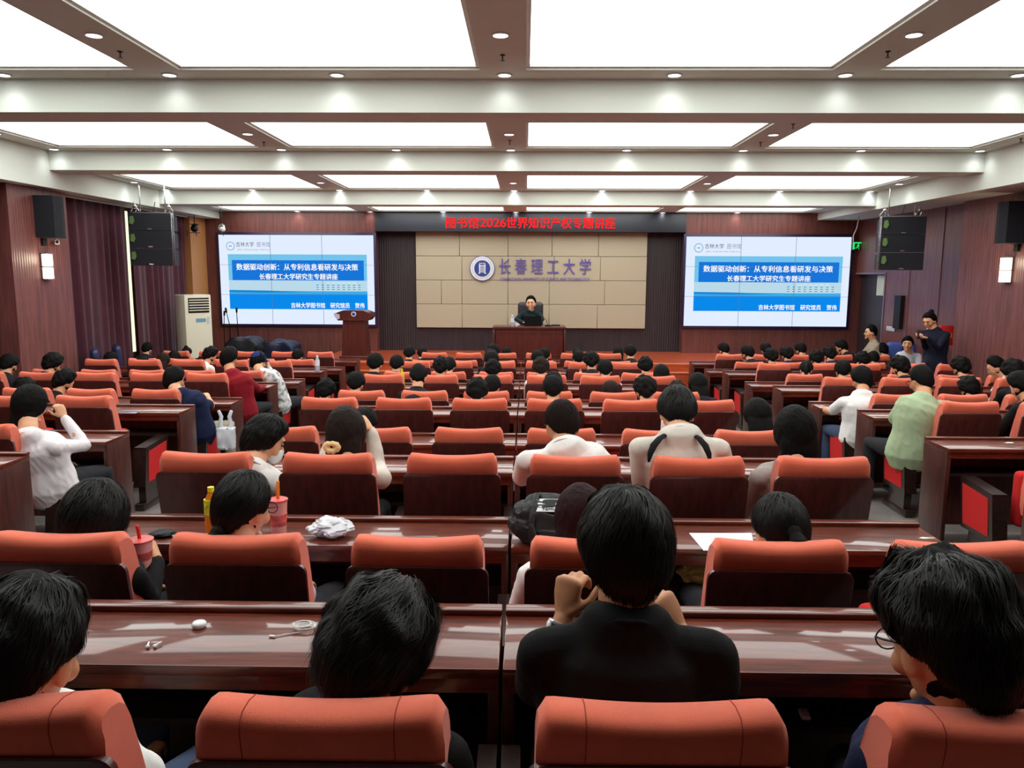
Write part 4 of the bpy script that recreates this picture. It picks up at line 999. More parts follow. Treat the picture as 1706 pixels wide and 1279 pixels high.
# second row
r = new_person('person with long straight black hair holding a drink cup, leftmost of the second row', -1.56, 2, 'people in the second row')
cupP = at_z(236, 905, .475+.75+.07); 
H = headM(L_(r, P_(158, 868, 2.82)), -8, -14, 0); N = L_(r, P_(150, 945, 2.74))
make_person(r, H, N, (0, 0, .55), -6, {1: (L_(r, P_(245, 1000, 2.85)), L_(r, P_(262, 935, 3.0)), (-.35, .35, .55), (-.8, .1, .1), (35, 45, 30))}, C_BLACK, C_BLACK, 'long', M_SKIN, 'long', vol=1.25, hseed=31, vox=.006, length=.42, nstr=1500, headscale=1.08)
r = new_person('person with tied black hair, glasses and lavender sleeve, between bottle and tall cup', -.965, 2, 'people in the second row')
H = headM(L_(r, P_(405, 848, 2.76)), -24, -12, 0); N = L_(r, P_(390, 930, 2.7))
ho, Hs = make_person(r, H, N, (0, 0, .55), -5, {1: (L_(r, P_(508, 990, 2.85)), L_(r, P_(500, 985, 3.05)), (0, 1, 0), (0, 0, -1), (15, 20, 20))}, C_LAV, C_DARK, 'long', M_SKIN, 'pony', vol=1.5, hseed=37, vox=.006, nstr=2500, tail=-.075)
glasses(r, Hs); tq = MB()
pts = [Hs @ Vector((.022*math.cos(a), -.108, -.075+.012*math.sin(a))) for a in [2*math.pi*q/14 for q in range(15)]]; tq.tube(pts, [.004]*15, 6, cap=False); tq.build('hair_tie', M_BLACK, r)
r = new_person('person with burgundy hair, mostly hidden behind the person in black', .2, 2, 'people in the second row')
make_person(r, headM(L_(r, P_(968, 868, 2.85)), 0, -14, 0), L_(r, P_(960, 945, 2.75)), (0, 0, .55), 0, {-1: (L_(r, P_(868, 1006, 2.85)), L_(r, P_(880, 985, 3.0)), (.3, 1, 0), (0, 0, -1), (15, 20, 20))}, C_WHITE, C_DARK, 'long', M_SKIN, 'long', M_HAIRR, 1.0, hseed=41, vox=.006, length=.25)
r = new_person('person with low black ponytail and white dotted sleeve reading paper, second row', .86, 2, 'people in the second row')
ho, Hs = make_person(r, headM(L_(r, P_(1300, 885, 2.76)), 6, -16, 0), L_(r, P_(1300, 960, 2.68)), (0, 0, .55), 0, {-1: (L_(r, P_(1190, 1008, 2.85)), L_(r, P_(1215, 985, 3.05)), (.2, 1, 0), (0, 0, -1), (15, 20, 20))}, C_CREAM, C_DARK, 'long', M_SKIN, 'pony', vol=1.4, hseed=43, vox=.006, nstr=2500, tail=.0)
# third row
r = new_person('person in white T-shirt with face mask turned right, third row', -1.4, 3, 'people in the third row')
ho, Hs = make_person(r, headM(L_(r, P_(440, 735, 4.02)), -62, -22, 0), L_(r, P_(418, 790, 3.9)), (-.03, 0, .55), -14, None, C_WHITE, C_DARK, 'short', M_SKIN, 'mid', vol=.95, hseed=47, vox=.006, nstr=1500, face=True, messy=.2, bulk=1.1)
b = MB(); b.ell(Hs @ Vector((0, .07, -.055)), (.058, .048, .048), Hs.to_3x3()); b.ell(Hs @ Vector((0, .1, -.03)), (.02, .018, .02), Hs.to_3x3())
mk = put('face_mask', finish(b, 'face_mask', mat('mask_white', (222, 230, 234), .7), .006, 2), r)
b = MB()
for s in (-1, 1): b.tube([Hs @ Vector((s*.05, .06, -.03)), Hs @ Vector((s*.083, -.01, .005))], [.002, .002], 5); b.tube([Hs @ Vector((s*.045, .05, -.08)), Hs @ Vector((s*.083, -.015, -.03))], [.002, .002], 5)
b.build('ear_loop', M_CAPW, mk)
r = new_person('person with cream scrunchie and white ribbed sweater, hand on head, third row', -.965, 3, 'people in the third row')
ho, Hs = make_person(r, headM(L_(r, P_(577, 722, 4.05)), -6, -14, -6), L_(r, P_(585, 785, 3.95)), (0, 0, .55), 0, {1: (L_(r, P_(628, 776, 4.1)), L_(r, P_(619, 718, 4.12)), (-.35, .05, .5), (-.8, .2, -.3), (30, 35, 25)), -1: (L_(r, P_(535, 790, 4.1)), L_(r, P_(548, 740, 4.25)), (.3, .1, .6), (.7, 0, 0), (25, 35, 25))}, C_CREAM, C_DARK, 'long', M_SKIN, 'long', M_HAIRB, 1.25, hseed=53, vox=.006, length=.16, bulk=.95)
b = MB(); c0 = Hs @ Vector((-.035, -.115, -.07))
for q in range(9):
    a = 2*math.pi*q/9; b.ell(c0+Vector((math.cos(a)*.032, -.012, math.sin(a)*.02)), (.019, .016, .016), None, 10, 8)
put('scrunchie', finish(b, 'scrunchie', mat('scrunchie_cream', (226, 206, 150), .6), .005, 2, fold=.004, fscale=40), r)
r = new_person('person in white T-shirt with short hair and glasses behind the black duffel bag', .28, 3, 'people in the third row')
ho, Hs = make_person(r, headM(L_(r, P_(937, 710, 4.05)), 14, -14, 0), L_(r, P_(940, 757, 3.92)), (0, 0, .55), 2, {-1: (L_(r, P_(868, 800, 4.15)), L_(r, P_(880, 795, 4.4)), (.3, 1, .1), (0, 0, -1), (15, 20, 20)), 1: (L_(r, P_(1012, 800, 4.1)), L_(r, P_(995, 800, 4.35)), (-.3, 1, .1), (0, 0, -1), (15, 20, 20))}, C_WHITE, C_DARK, 'short', M_SKIN2, 'fade', M_HAIRB, 1.0, hseed=59, vox=.006, bulk=1.2, nstr=1200)
glasses(r, Hs)
r = new_person('person in pale jersey with black shoulder stripes, head bowed, third row', .83, 3, 'people in the third row')
ho, Hs = make_person(r, headM(L_(r, P_(1128, 688, 4.05)), -6, -26, 0), L_(r, P_(1132, 736, 3.9)), (-.02, 0, .55), 0, {-1: (L_(r, P_(1068, 822, 4.0)), L_(r, P_(1085, 815, 4.35)), (.3, 1, .1), (0, 0, -1), (15, 20, 20)), 1: (L_(r, P_(1215, 800, 4.05)), L_(r, P_(1190, 800, 4.35)), (-.3, 1, .1), (0, 0, -1), (15, 20, 20))}, C_CREAM, C_DARK, 'long', M_SKIN, 'short', vol=1.1, hseed=61, vox=.006, bulk=1.25, nstr=1500)
JER = r
for s in (-1, 1):       # black curved stripes over the shoulders
    pts = [L_(JER, P_(1132+s*q[0], q[1], q[2])) for q in ((20, 722, 3.88), (33, 730, 3.81), (43, 742, 3.77), (49, 756, 3.755), (51, 768, 3.76))]
    MB().tube(pts, [(.012, .008), (.017, .008), (.018, .008), (.014, .008), (.007, .006)], 10, side=(1, 0, 0)).build('stripe', C_BLACK, JER)
r = new_person('person with dark bob hair and grey marl top, right end of the third row', 1.36, 3, 'people in the third row')
make_person(r, headM(L_(r, P_(1325, 722, 4.0)), 0, -12, 0), L_(r, P_(1322, 785, 3.92)), (0, 0, .55), 0, None, C_GREY, C_DARK, 'long', M_SKIN, 'bob', vol=1.15, hseed=67, vox=.006, bulk=1.05)
# left and right block, aisle seats
r = new_person('person in white blouse with long dark hair, hand raised, left aisle seat', -3.32, 4, 'people at the aisle seats')
make_person(r, headM(L_(r, P_(50, 676, 5.35)), -10, -12, 0), L_(r, P_(48, 735, 5.2)), (0.02, 0, .55), -8, {1: (L_(r, P_(140, 742, 5.5)), L_(r, P_(107, 695, 5.55)), (-.35, .1, .7), (-.5, .6, -.3), (40, 45, 30))}, C_PALE, C_DARK, 'long', M_SKIN, 'long', vol=1.5, hseed=71, vox=.007, bulk=1.25, length=.22, fold=.009)
r = new_person('person in navy T-shirt writing at the left aisle seat beside the hanging plastic bag', -3.3, 6, 'people at the aisle seats')
make_person(r, headM(L_(r, P_(290, 633, 7.75)), -22, -14, 0), L_(r, P_(300, 662, 7.6)), (.0, 0, .55), -8, {1: (L_(r, P_(352, 676, 7.95)), L_(r, P_(347, 662, 8.2)), (-.5, .6, .3), (0, 0, -1), (20, 25, 20))}, C_NAVY, C_BEIGE, 'short', M_SKIN, 'short', vol=.95, hseed=73, vox=.008, bulk=1.2)
r = new_person('person in crimson jacket leaning right at the left aisle seat', -3.3, 7, 'people at the aisle seats')
make_person(r, headM(L_(r, P_(382, 598, 9.0)), -18, -8, 0), L_(r, P_(385, 628, 8.85)), (0, 0, .55), -10, {1: (L_(r, P_(430, 648, 9.1)), L_(r, P_(442, 645, 9.4)), (.1, 1, .1), (0, 0, -1), (20, 25, 20))}, C_RED, C_DARK, 'long', M_SKIN2, 'short', vol=1.1, hseed=79, vox=.008, bulk=1.25)
r = new_person('person in white T-shirt and jeans leaning left at the right aisle seat', 3.34, 6, 'people at the aisle seats')
make_person(r, headM(L_(r, P_(1436, 634, 7.8)), 12, -16, 0), L_(r, P_(1436, 664, 7.6)), (0, 0, .55), 6, {-1: (L_(r, P_(1385, 686, 7.8)), L_(r, P_(1366, 680, 8.1)), (-.2, 1, .2), (0, 0, -1), (15, 20, 15))}, C_WHITE, C_JEAN, 'short', M_SKIN2, 'short', vol=1.25, hseed=83, vox=.008, bulk=1.2, fold=.008)
r = new_person('person in sage green shirt with short hair at the right aisle seat', 3.22, 5, 'people at the aisle seats')
ho, Hs = make_person(r, headM(L_(r, P_(1535, 636, 6.55)), 12, -16, 0), L_(r, P_(1540, 672, 6.4)), (.02, 0, .55), 4, {-1: (L_(r, P_(1488, 700, 6.5)), L_(r, P_(1505, 690, 6.85)), (.4, 1, .3), (0, 0, -1), (15, 20, 15))}, C_GREEN, C_DARK, 'short', M_SKIN2, 'fade', vol=1.2, hseed=89, vox=.008, bulk=1.2, fold=.008)
glasses(r, Hs)
r = new_person('person in navy cap and black white plaid shirt, left aisle seat near the front', -3.3, 8, 'people at the aisle seats')
ho, Hs = make_person(r, headM(L_(r, P_(430, 603, 10.2)), -30, -14, 0), L_(r, P_(436, 624, 10.0)), (0.05, 0, .55), -18, {1: (L_(r, P_(462, 640, 10.2)), L_(r, P_(447, 610, 10.35)), (-.3, .2, .6), (-.5, .5, 0), (40, 45, 30))}, mat('plaid', (150, 150, 154), .8, .2, var=(16, .75)), C_DARK, 'long', M_SKIN, 'short', vol=1, hseed=97, vox=.009, bulk=1.1)
b = MB(); b.ell((0, -.005, .05), (.094, .112, .098)); b.tube([(0, .09, .045), (0, .16, .035)], [(.07, .008), (.05, .006)], 14, side=(1, 0, 0))
cp = put('baseball_cap', finish(b, 'baseball_cap', cloth('cap_navy', (28, 46, 100)), .007, 2), r); cp.matrix_local = Hs
# lecturer on the stage
r = empty('person', (tcx+.0, SY+1.0, .645), 0, 'person in dark shirt seated facing the room behind the speaker table', 'person')
ho, Hs = make_person(r, headM(L_(r, P_(884.5, 506, 16.05)), 172, 4, 0), L_(r, P_(884.5, 521, 16.1)), (0, .03, .52), 180, {1: ((-.27, -.2, .78), (-.12, -.45, .73), (.5, -.8, 0), (0, 0, -1), (15, 20, 15)), -1: ((.27, -.2, .78), (.12, -.45, .73), (-.5, -.8, 0), (0, 0, -1), (15, 20, 15))}, cloth('dark_teal', (22, 40, 44)), C_DARK, 'long', M_SKIN, 'fade', M_HAIR, 1.2, hseed=101, vox=.008, bulk=1.15, face=True, headscale=1.18)
# right wall group
r = empty('person', (6.5, 12.25, 0), 0, 'person standing in long navy coat looking at a phone by the right wall', 'person')
H = headM(P_(1549, 534, 12.2)-r.location, 118, -24, 0); N = P_(1557, 553, 12.2)-r.location
ho, Hs = make_person(r, H, N, (.02, 0, .86), 130, {-1: (P_(1562, 580, 11.95)-r.location, P_(1545, 563, 11.9)-r.location, (-.8, -.1, .1), (0, 0, 1), (25, 40, 30)), 1: (P_(1541, 578, 12.2)-r.location, P_(1538, 562, 12.0)-r.location, (-.8, 0, .1), (0, 0, 1), (25, 40, 30))}, cloth('navy_coat', (22, 26, 44)), cloth('navy_skirt', (20, 24, 42)), 'long', M_SKIN, 'bun', vol=1.3, hseed=103, vox=.009, bulk=1.15, legs='stand', face=True, headscale=1.05)
b = MB(); b.tube([(.02, 0, 1.0), (.02, 0, .7), (.02, 0, .35)], [(.2, .15), (.22, .17), (.25, .2)], 20)
put('coat_skirt', finish(b, 'coat_skirt', cloth('navy_coat', (22, 26, 44)), .012, 3, fold=.008), r)
pp = P_(1531, 557, 11.95); t = empty('mobile_phone', pp, R_(20), 'dark phone held up by the standing person at the right wall', 'phone')
MB().box(-.005, .005, -.04, .04, -.07, .07, .003).build('phone_body', M_BLACK, t); MB().box(.0055, .0065, -.035, .035, -.062, .062).build('screen', emis('phone_screen', (150, 120, 110), .5), t, smooth=False)
r = empty('person', (6.55, 13.35, 0), 0, 'person in pale grey top with short dark hair sitting between bright blue chairs', 'person')
make_person(r, headM(P_(1512, 573, 13.2)-r.location, 148, 2, 0), P_(1514, 590, 13.3)-r.location, (-.02, 0, .5), 160, None, cloth('pale_grey_top', (188, 192, 204)), C_DARK, 'long', M_SKIN, 'mid', vol=.75, hseed=107, vox=.008, face=True, bulk=.95)
r = empty('person', (6.3, 14.0, 0), 0, 'person in beige jacket in profile facing left, near the right doorway', 'person')
make_person(r, headM(P_(1451, 554, 13.95)-r.location, 78, -2, 0), P_(1455, 572, 14.0)-r.location, (.05, 0, .6), 80, None, C_BEIGE, C_DARK, 'long', M_SKIN, 'fade', M_HAIR, 1.3, hseed=109, vox=.008, face=True, bulk=1.1)
# ---- the rest of the audience: shared figures, each its own person
def figure(pose):
    r = empty('proto')
    if pose == 'up': H = headM((0, .06, 1.26), 0, -8, 0); N = (0, .015, 1.09); yy = 0
    else: H = headM((0, .25, 1.12), 0, -28, 0); N = (0, .15, .97)
    make_person(r, H, N, (0, 0, .54), 0, None, C_BLACK, C_DARK, 'long', M_SKIN, 'short', vox=.012, hseed=4, headscale=1.0)
    d = {c.name.split('.')[0]: c.data for c in r.children if not c.name.startswith(('hair', 'shoe'))}
    shoes = [c.data for c in r.children if c.name.startswith('shoe')]
    for c in list(r.children_recursive): bpy.data.objects.remove(c)
    bpy.data.objects.remove(r)
    return d, shoes, H
FIG = {p: figure(p) for p in ('up', 'lean')}
HM = {}
for kd, args in {'short': dict(vol=1.15, messy=.2), 'short2': dict(vol=1.45, messy=.5), 'mid': dict(vol=1.2, messy=.4), 'fade': dict(vol=1.3), 'bob': dict(vol=1.1), 'long': dict(vol=1.15, length=.3), 'pony': dict(vol=1.5, tail=.03), 'bun': dict(vol=1.5)}.items():
    HM[kd] = hair_mesh('short' if kd == 'short2' else kd, seed=len(HM)*5+2, voxel=.008, **args)
HN = {'short': 'short', 'short2': 'thick short', 'mid': 'shaggy', 'fade': 'cropped', 'bob': 'bobbed', 'long': 'long', 'pony': 'tied', 'bun': 'bunned'}
SHN = {}
pr_ = random.Random(5)
def seat_of(X, n):
    if abs(X) < 2.3: k = min(range(6), key=lambda q: abs(CX_MID[q]-X)); return 'centre block', '%s from the left' % ORD[k+1]
    if X < 0: k = min(range(7), key=lambda q: abs(CXL(q)-X)); return 'left block', '%s from the aisle' % ORD[k+1]
    k = min(range(7), key=lambda q: abs(CXR(q)-X)); return 'right block', '%s from the aisle' % ORD[k+1]
seen = {}
def audience(px, py, n, hair, shirt, cn, pose='up', yaw=0, hm=None, roll=0, extra=''):
    d, shoes, H = FIG[pose]; hl = H.to_translation()
    depth = rowY(n)*math.cos(PITCH)+.97*math.sin(PITCH)+(.36 if pose == 'up' else .55)
    W = at_c(px, py, depth); s = (W.z-FZ[n])/hl.z
    if pose == 'up' and s < .93: return audience(px, py, n, hair, shirt, cn, 'lean', yaw, hm, roll, extra)
    s = max(.86, min(1.12, s))
    R = Matrix.Rotation(R_(yaw), 4, 'Z'); loc = W-(R @ (hl*s))
    bl, st = seat_of(W.x, n)
    key = (bl, n, st)
    lab = 'person with %s %s hair%s, %s, %s, %s' % (HN[hair], 'brown' if hm is M_HAIRB else 'black', (' and '+cn) if cn else '', bl, ROWN[n], st)
    if len(lab.split()) > 16: lab = lab.replace(' and '+cn, '')
    if seen.get(lab): lab = lab.replace('person with', 'farther person with')
    seen[lab] = 1
    r = empty('person', loc, R_(yaw), lab, 'person', 'seated audience'); r.scale = (s, s, s)
    for nm in ('body', 'shirt', 'collar', 'trousers'): put(nm, d[nm], r, m=(shirt if nm in ('shirt', 'collar') else None))
    for sm_ in shoes: put('shoe', sm_, r)
    ho = put('hair', HM[hair], r, m=(hm or M_HAIR)); ho.matrix_local = H @ Matrix.Diagonal((1.06, 1.04, 1.03, 1))
    return r
A = audience; K_, W_, NV, GR = C_BLACK, C_WHITE, C_NAVY, C_GREY
# row 4
A(607, 708, 4, 'short', K_, 'dark top', 'lean', 0); A(1262, 692, 4, 'long', K_, 'dark top', 'up')
# row 5
A(688, 682, 5, 'short', K_, '', 'lean'); A(795, 654, 5, 'mid', W_, 'white top', 'lean'); A(921, 650, 5, 'short', W_, 'white top'); A(1075, 652, 5, 'short2', W_, 'white top')
# row 6
A(543, 652, 6, 'mid', K_, 'dark top'); A(593, 640, 6, 'short', K_, 'dark top'); A(697, 629, 6, 'fade', K_, '', 'up'); A(820, 645, 6, 'short', W_, ''); A(922, 640, 6, 'short', K_, ''); A(1017, 655, 6, 'short', K_, '', 'lean', 0, M_HAIRB); A(1128, 655, 6, 'mid', K_, '', 'lean', 0, M_HAIRB); A(1163, 641, 6, 'long', K_, 'black top', 'up')
# row 7
A(625, 607, 7, 'short', K_, 'dark top'); A(735, 614, 7, 'short2', K_, ''); A(821, 617, 7, 'mid', K_, ''); A(901, 614, 7, 'mid', W_, 'white top', 'up', 0, M_HAIRB); A(1008, 617, 7, 'short', W_, 'white collar'); A(1102, 624, 7, 'bob', W_, 'white clip', 'lean')
# row 8
A(661, 608, 8, 'short', K_, ''); A(748, 611, 8, 'short', K_, ''); A(819, 602, 8, 'short', K_, ''); A(985, 604, 8, 'short2', K_, ''); A(1075, 611, 8, 'mid', K_, '')
# rows 9-11 centre
A(818, 597, 9, 'short2', K_, ''); A(895, 598, 9, 'short', W_, ''); A(964, 598, 9, 'short', NV, '')
A(682, 590, 10, 'short', K_, ''); A(703, 590, 11, 'short', NV, ''); A(822, 588, 10, 'short2', K_, ''); A(844, 590, 11, 'short', K_, ''); A(907, 593, 10, 'short', K_, ''); A(1030, 589, 11, 'bob', K_, ''); A(1050, 588, 10, 'short', K_, '')
A(962, 592, 11, 'short', K_, '')
# right block
A(1206, 583, 11, 'short', NV, '', 'up', 20); A(1246, 589, 10, 'short', K_, '', 'up', 18); A(1276, 583, 11, 'short', NV, ''); A(1285, 596, 9, 'short2', NV, ''); A(1311, 592, 10, 'short2', NV, '')
A(1334, 583, 11, 'short', NV, '', 'up', 15); A(1360, 598, 9, 'mid', NV, ''); A(1382, 592, 10, 'short2', NV, ''); r = A(1402, 578, 11, 'short', K_, '', 'up', 40); A(1438, 600, 9, 'mid', K_, ''); A(1470, 584, 11, 'mid', K_, '', 'up', 10); A(1455, 598, 10, 'short', K_, '')
A(1343, 616, 8, 'pony', W_, 'white top', 'up', -20); A(1404, 618, 7, 'short', K_, '', 'up', -12); A(1500, 613, 7, 'short2', K_, 'dark top', 'up', 8)
A(1601, 614, 7, 'short2', K_, 'dark top'); r = A(1660, 612, 7, 'fade', C_PALE, 'pale top', 'up', 62); A(1690, 624, 6, 'short2', K_, ''); A(1615, 648, 6, 'mid', K_, ''); A(1702, 644, 5, 'short', K_, '', 'up', 20)
A(1335, 655, 5, 'short', W_, 'pale top', 'lean', 0) if False else None
# left block
A(15, 608, 7, 'short', K_, ''); A(87, 607, 7, 'mid', K_, 'dark top', 'up', -15); A(157, 609, 9, 'pony', K_, ''); A(184, 600, 9, 'short', W_, 'white top', 'up', -18); A(237, 607, 9, 'short', K_, '', 'lean'); A(272, 601, 9, 'long', K_, 'dark top', 'up', 0, M_HAIRB); A(290, 596, 10, 'bob', K_, '')
A(311, 589, 11, 'bun', K_, 'dark top'); A(350, 593, 9, 'short2', W_, 'white collar', 'up', -35); A(432, 586, 11, 'short', K_, ''); A(496, 594, 10, 'short', NV, '')
A(107, 637, 6, 'short2', K_, 'dark top', 'up', -28); A(152, 640, 7, 'bob', K_, '', 'lean'); A(40, 650, 6, 'mid', K_, '')
A(245, 582, 11, 'short', K_, '')

# occupied chairs have their tip-up seats down
_op = MB().box(-.23, .23, .10, .55, .37, .47, .035, 3).mesh('seat', M_FABD)
_ch = [o for o in COL.objects if o.get('category') == 'chair' and o.name.startswith('auditorium')]
for o in [o for o in COL.objects if o.name.startswith('person') and o.parent is None]:
    cb = min(_ch, key=lambda c: (c.location.x-o.location.x)**2+(c.location.y+.3-o.location.y)**2)
    if (cb.location.x-o.location.x)**2+(cb.location.y+.3-o.location.y)**2 < .25:
        for ch in cb.children:
            if ch.name.startswith('seat'): ch.data = _op
# ------------------------------------------------------------------ small things on desks
def dz(n): return FZ[n]+DZ
M_PAPER = mat('paper', (226, 228, 236), .7)
p = at_z(355, 887, dz(2)); t = bottle(p, .205, .031, mat('orange_tea', (216, 120, 24), .25), mat('yellow_cap', (232, 214, 36), .4), 'yellow and orange tea bottle with yellow cap left of the tied-hair head', name='drink_bottle', lab=mat('yellow_label', (226, 196, 40), .5, var=(40, .35)), lz=(.42, .74))
def cup(p, h, r0, r1, label, straw, lean=(0, 0), body=None, drink=None):
    t = empty('drink_cup', p, 0, label, 'cup')
    MB().lathe([(r0, 0), (r1, h*.97)], n=24).build('cup_body', body, t)
    MB().lathe([(r0*1.01, h*.12), (r0+(r1-r0)*.7+.001, h*.62)], n=24).build('printed_band', drink, t)
    MB().lathe([(r1*1.06, h*.95), (r1*1.08, h*1.0), (r1*.8, h*1.03)], n=24).build('lid', mat('lid_red', (226, 70, 66), .4, var=(45, .3)), t)
    MB().tube([(0, 0, h*.9), (lean[0]*.5, 0, h+.03), (lean[0], 0, h+lean[1])], [.007]*3, 8).build('straw', straw, t)
    return t
cup(at_z(465, 893, dz(2)), .165, .030, .040, 'tall pink printed drink cup with orange straw right of the tied-hair head', mat('straw_orange', (246, 134, 20), .4), (.004, .075), mat('cup_pink', (226, 150, 140), .3), mat('cup_print', (206, 84, 74), .4, var=(30, .35)))
cup(at_z(236, 946, dz(2)), .115, .034, .046, 'short pink printed drink cup with red straw held by long haired person', mat('straw_red', (222, 32, 34), .4), (-.006, .05), mat('cup_pink', (226, 150, 140), .3), mat('cup_print', (206, 84, 74), .4, var=(30, .35)))
p = at_z(342, 894, dz(2)); o = MB().prism([(-.055, -.004), (.06, .004), (.06, .012), (-.055, .006)], 'z', 0, .006).build('snack_wrapper', mat('wrapper_red', (228, 44, 30), .4, var=(20, .3)), None, loc=p); tag(o, 'thin red and orange snack wrapper lying on the desk beside the yellow bottle', 'wrapper')
# crumpled white bag
def crumple(name, c, s, m, label, cat, seed=1, amp=.35, flat=1.0, sub=4):
    t = bmesh.new(); bmesh.ops.create_icosphere(t, subdivisions=sub, radius=1)
    for v in t.verts:
        n = v.co.normalized(); a = noise.noise(n*1.7+Vector((seed, 0, 0)))*amp + abs(noise.noise(n*4.2+Vector((0, seed, 0))))*amp*.7 - abs(noise.noise(n*8+Vector((0, 0, seed))))*amp*.35
        q = n*(1+a); v.co = Vector((q.x*s[0], q.y*s[1], max(-.98, q.z)*s[2]))
    b = MB().join(t); o = b.build(name, m, angle=25); o.location = Vector(c)+Vector((0, 0, s[2]*.98)); return tag(o, label, cat)
M_BAG = mat('plastic_white', (226, 228, 234), .3, .5, trans=.12)
crumple('plastic_bag', at_z(553, 893, dz(2)), (.082, .06, .040), M_BAG, 'crumpled white plastic bag on the desk right of the tall pink cup', 'bag', 5, .38)
# duffel bag
p = at_z(918, 902, dz(2)); t = empty('duffel_bag', p, R_(-6), 'black duffel bag with white patch and straps on the second row desk', 'bag')
M_DUF = mat('duffel_nylon', (30, 31, 34), .55, .4, bump=(22, .6, 'noise'))
b = bmesh.new(); bmesh.ops.create_icosphere(b, subdivisions=5, radius=1)
for v in b.verts:
    n = v.co.copy(); a = noise.noise(n*2.0+Vector((3, 0, 0)))*.12-abs(noise.noise(n*4.5))*.14
    sx = abs(n.x)**.75*(1 if n.x > 0 else -1)
    v.co = Vector((sx*.185, n.y*.115, (max(-.8, n.z)+.8)*.115))*(1+a)
MB().join(b).build('bag_body', M_DUF, t, angle=180)
pt = MB(); 
for (x0, x1, y0, y1) in ((-.045, .055, -.03, -.002), (-.05, .05, -.065, -.037)): pt.prism([(x0, y0), (x1, y0), (x1+.01, y1), (x0+.01, y1)], 'z', 0, .003)
po = pt.build('white_patch', mat('patch_white', (224, 226, 232), .5), t, smooth=False); po.location = (-.01, -.045, .2); po.rotation_euler = (R_(38), 0, R_(4)); tx_ = text_obj('patch_letters', 'YIIHZA', (.005, -.052, .0045), .062, .014, mat('patch_ink', (60, 62, 70), .5), po, bold=.01); tx_.rotation_euler = (R_(-90), 0, R_(180))
for q, x in enumerate((-.075, .075)):
    MB().tube([(x, -.112, .03), (x, -.118, .1), (x*.9, -.08, .175), (x*.8, -.01, .212), (x*.9, .06, .19), (x, .1, .09)], [(.012, .003)]*6, 8, side=(1, 0, 0)).build('strap', mat('strap_black', (18, 18, 20), .6), t)
MB().tube([(-.075, -.118, .11), (-.055, -.128, .06), (0, -.13, .035), (.055, -.128, .06), (.075, -.118, .11)], [(.010, .003)]*5, 8).build('handle', mat('strap_black', (18, 18, 20), .6), t)
# paper sheet, near the low ponytail
pts = [at_z(*q, dz(2)+.0012) for q in ((1148, 888), (1252, 888), (1258, 917), (1172, 917))]
c = sum(pts, Vector())/4; b = MB(); b.poly([p_-c for p_ in pts]+[p_-c+Vector((0, 0, .0012)) for p_ in pts], [(0, 1, 2, 3), (7, 6, 5, 4), (0, 4, 5, 1), (1, 5, 6, 2), (2, 6, 7, 3), (3, 7, 4, 0)])
o = b.build('paper_sheet', M_PAPER, smooth=False); o.location = c; tag(o, 'white printed sheet of paper on the second row desk beside the low ponytail', 'paper')
# nearest desk: earbuds, charging case, cable, and a white device on the shelf
M_GLOSS = mat('glossy_white', (232, 232, 230), .15, .5, coat=.5)
p = at_z(332, 1044, dz(1)); t = empty('earbud_case', p, 0, 'round glossy white earbud case on the nearest desk', 'case')
MB().lathe([(.012, 0), (.018, .001), (.0205, .006), (.0205, .0085)], n=28).build('case_base', M_GLOSS, t); MB().lathe([(.0205, .009), (.0202, .012), (.016, .0165), (.006, .018)], n=28).build('case_lid', M_GLOSS, t)
for nm, px, py, rz, w_ in (('left', 246, 1077, 25, 'left'), ('right', 258, 1076, -20, 'right')):
    p = at_z(px, py+3, dz(1)); t = empty('earbud', p+Vector((0, 0, .004)), R_(rz), 'white wireless earbud on the nearest desk, %s one of the pair' % nm, 'earbud')
    MB().ell((0, 0, .0015), (.006, .0055, .005)).build('bud', M_GLOSS, t); MB().tube([(0, .002, .002), (.003, .019, .0045)], [.0028, .0026], 8).build('stem', M_GLOSS, t)
pc = at_z(508, 1046, dz(1)+.003); b = MB(); pts = []
for k in range(60):
    a = k/59*2*math.pi*3.6; R0 = .024+.006*math.sin(k*.23); pts.append(pc+Vector((math.cos(a)*R0*1.15+.006*math.sin(k*.11), math.sin(a)*R0*.95, .002+.0002*k)))
e1 = at_z(456, 1060, dz(1)+.003); pts = [e1, e1.lerp(pc, .35)+Vector((0, -.006, 0)), pc+Vector((-.005, -.026, 0))]+pts[59::-1]
b.tube([q-pc for q in pts], [.0016]*len(pts), 6); b.tube([e1-pc+Vector((-.012, .003, .001)), e1-pc+Vector((.003, 0, .001))], [(.004, .0025)]*2, 8)
o = b.build('charging_cable', M_GLOSS); o.location = pc; tag(o, 'coiled white charging cable on the nearest desk beside the tousled head', 'cable')
p = at_z(1340, 1186, dz(1)-.21+.012); 
t = empty('white_gadget', (p.x, p.y, dz(1)-.21), R_(-8), 'small white rounded gadget on the shelf under the nearest desk', 'device'); MB().box(-.014, .014, -.024, .024, 0, .013, .006, 3).build('shell', M_GLOSS, t); MB().box(-.0142, .0142, -.0242, .0242, .006, .0068).build('seam_line', mat('seam_grey', (150, 150, 152), .5), t)
# khaki bag on the shelf right of the man in black
o = crumple('khaki_bag', (at_z(1170, 960, dz(2)-.21).x, rowY(2)+D0+.17, dz(2)-.21), (.11, .1, .05), mat('khaki', (150, 124, 72), .6), 'crumpled khaki cloth bag on the shelf under the second row desk', 'bag', 9, .3)
# black cloth by the cup
crumple('black_pouch', at_z(270, 893, dz(2)), (.05, .04, .014), M_BLACK, 'small flat black pouch on the desk behind the short pink cup', 'pouch', 4, .3, sub=3)
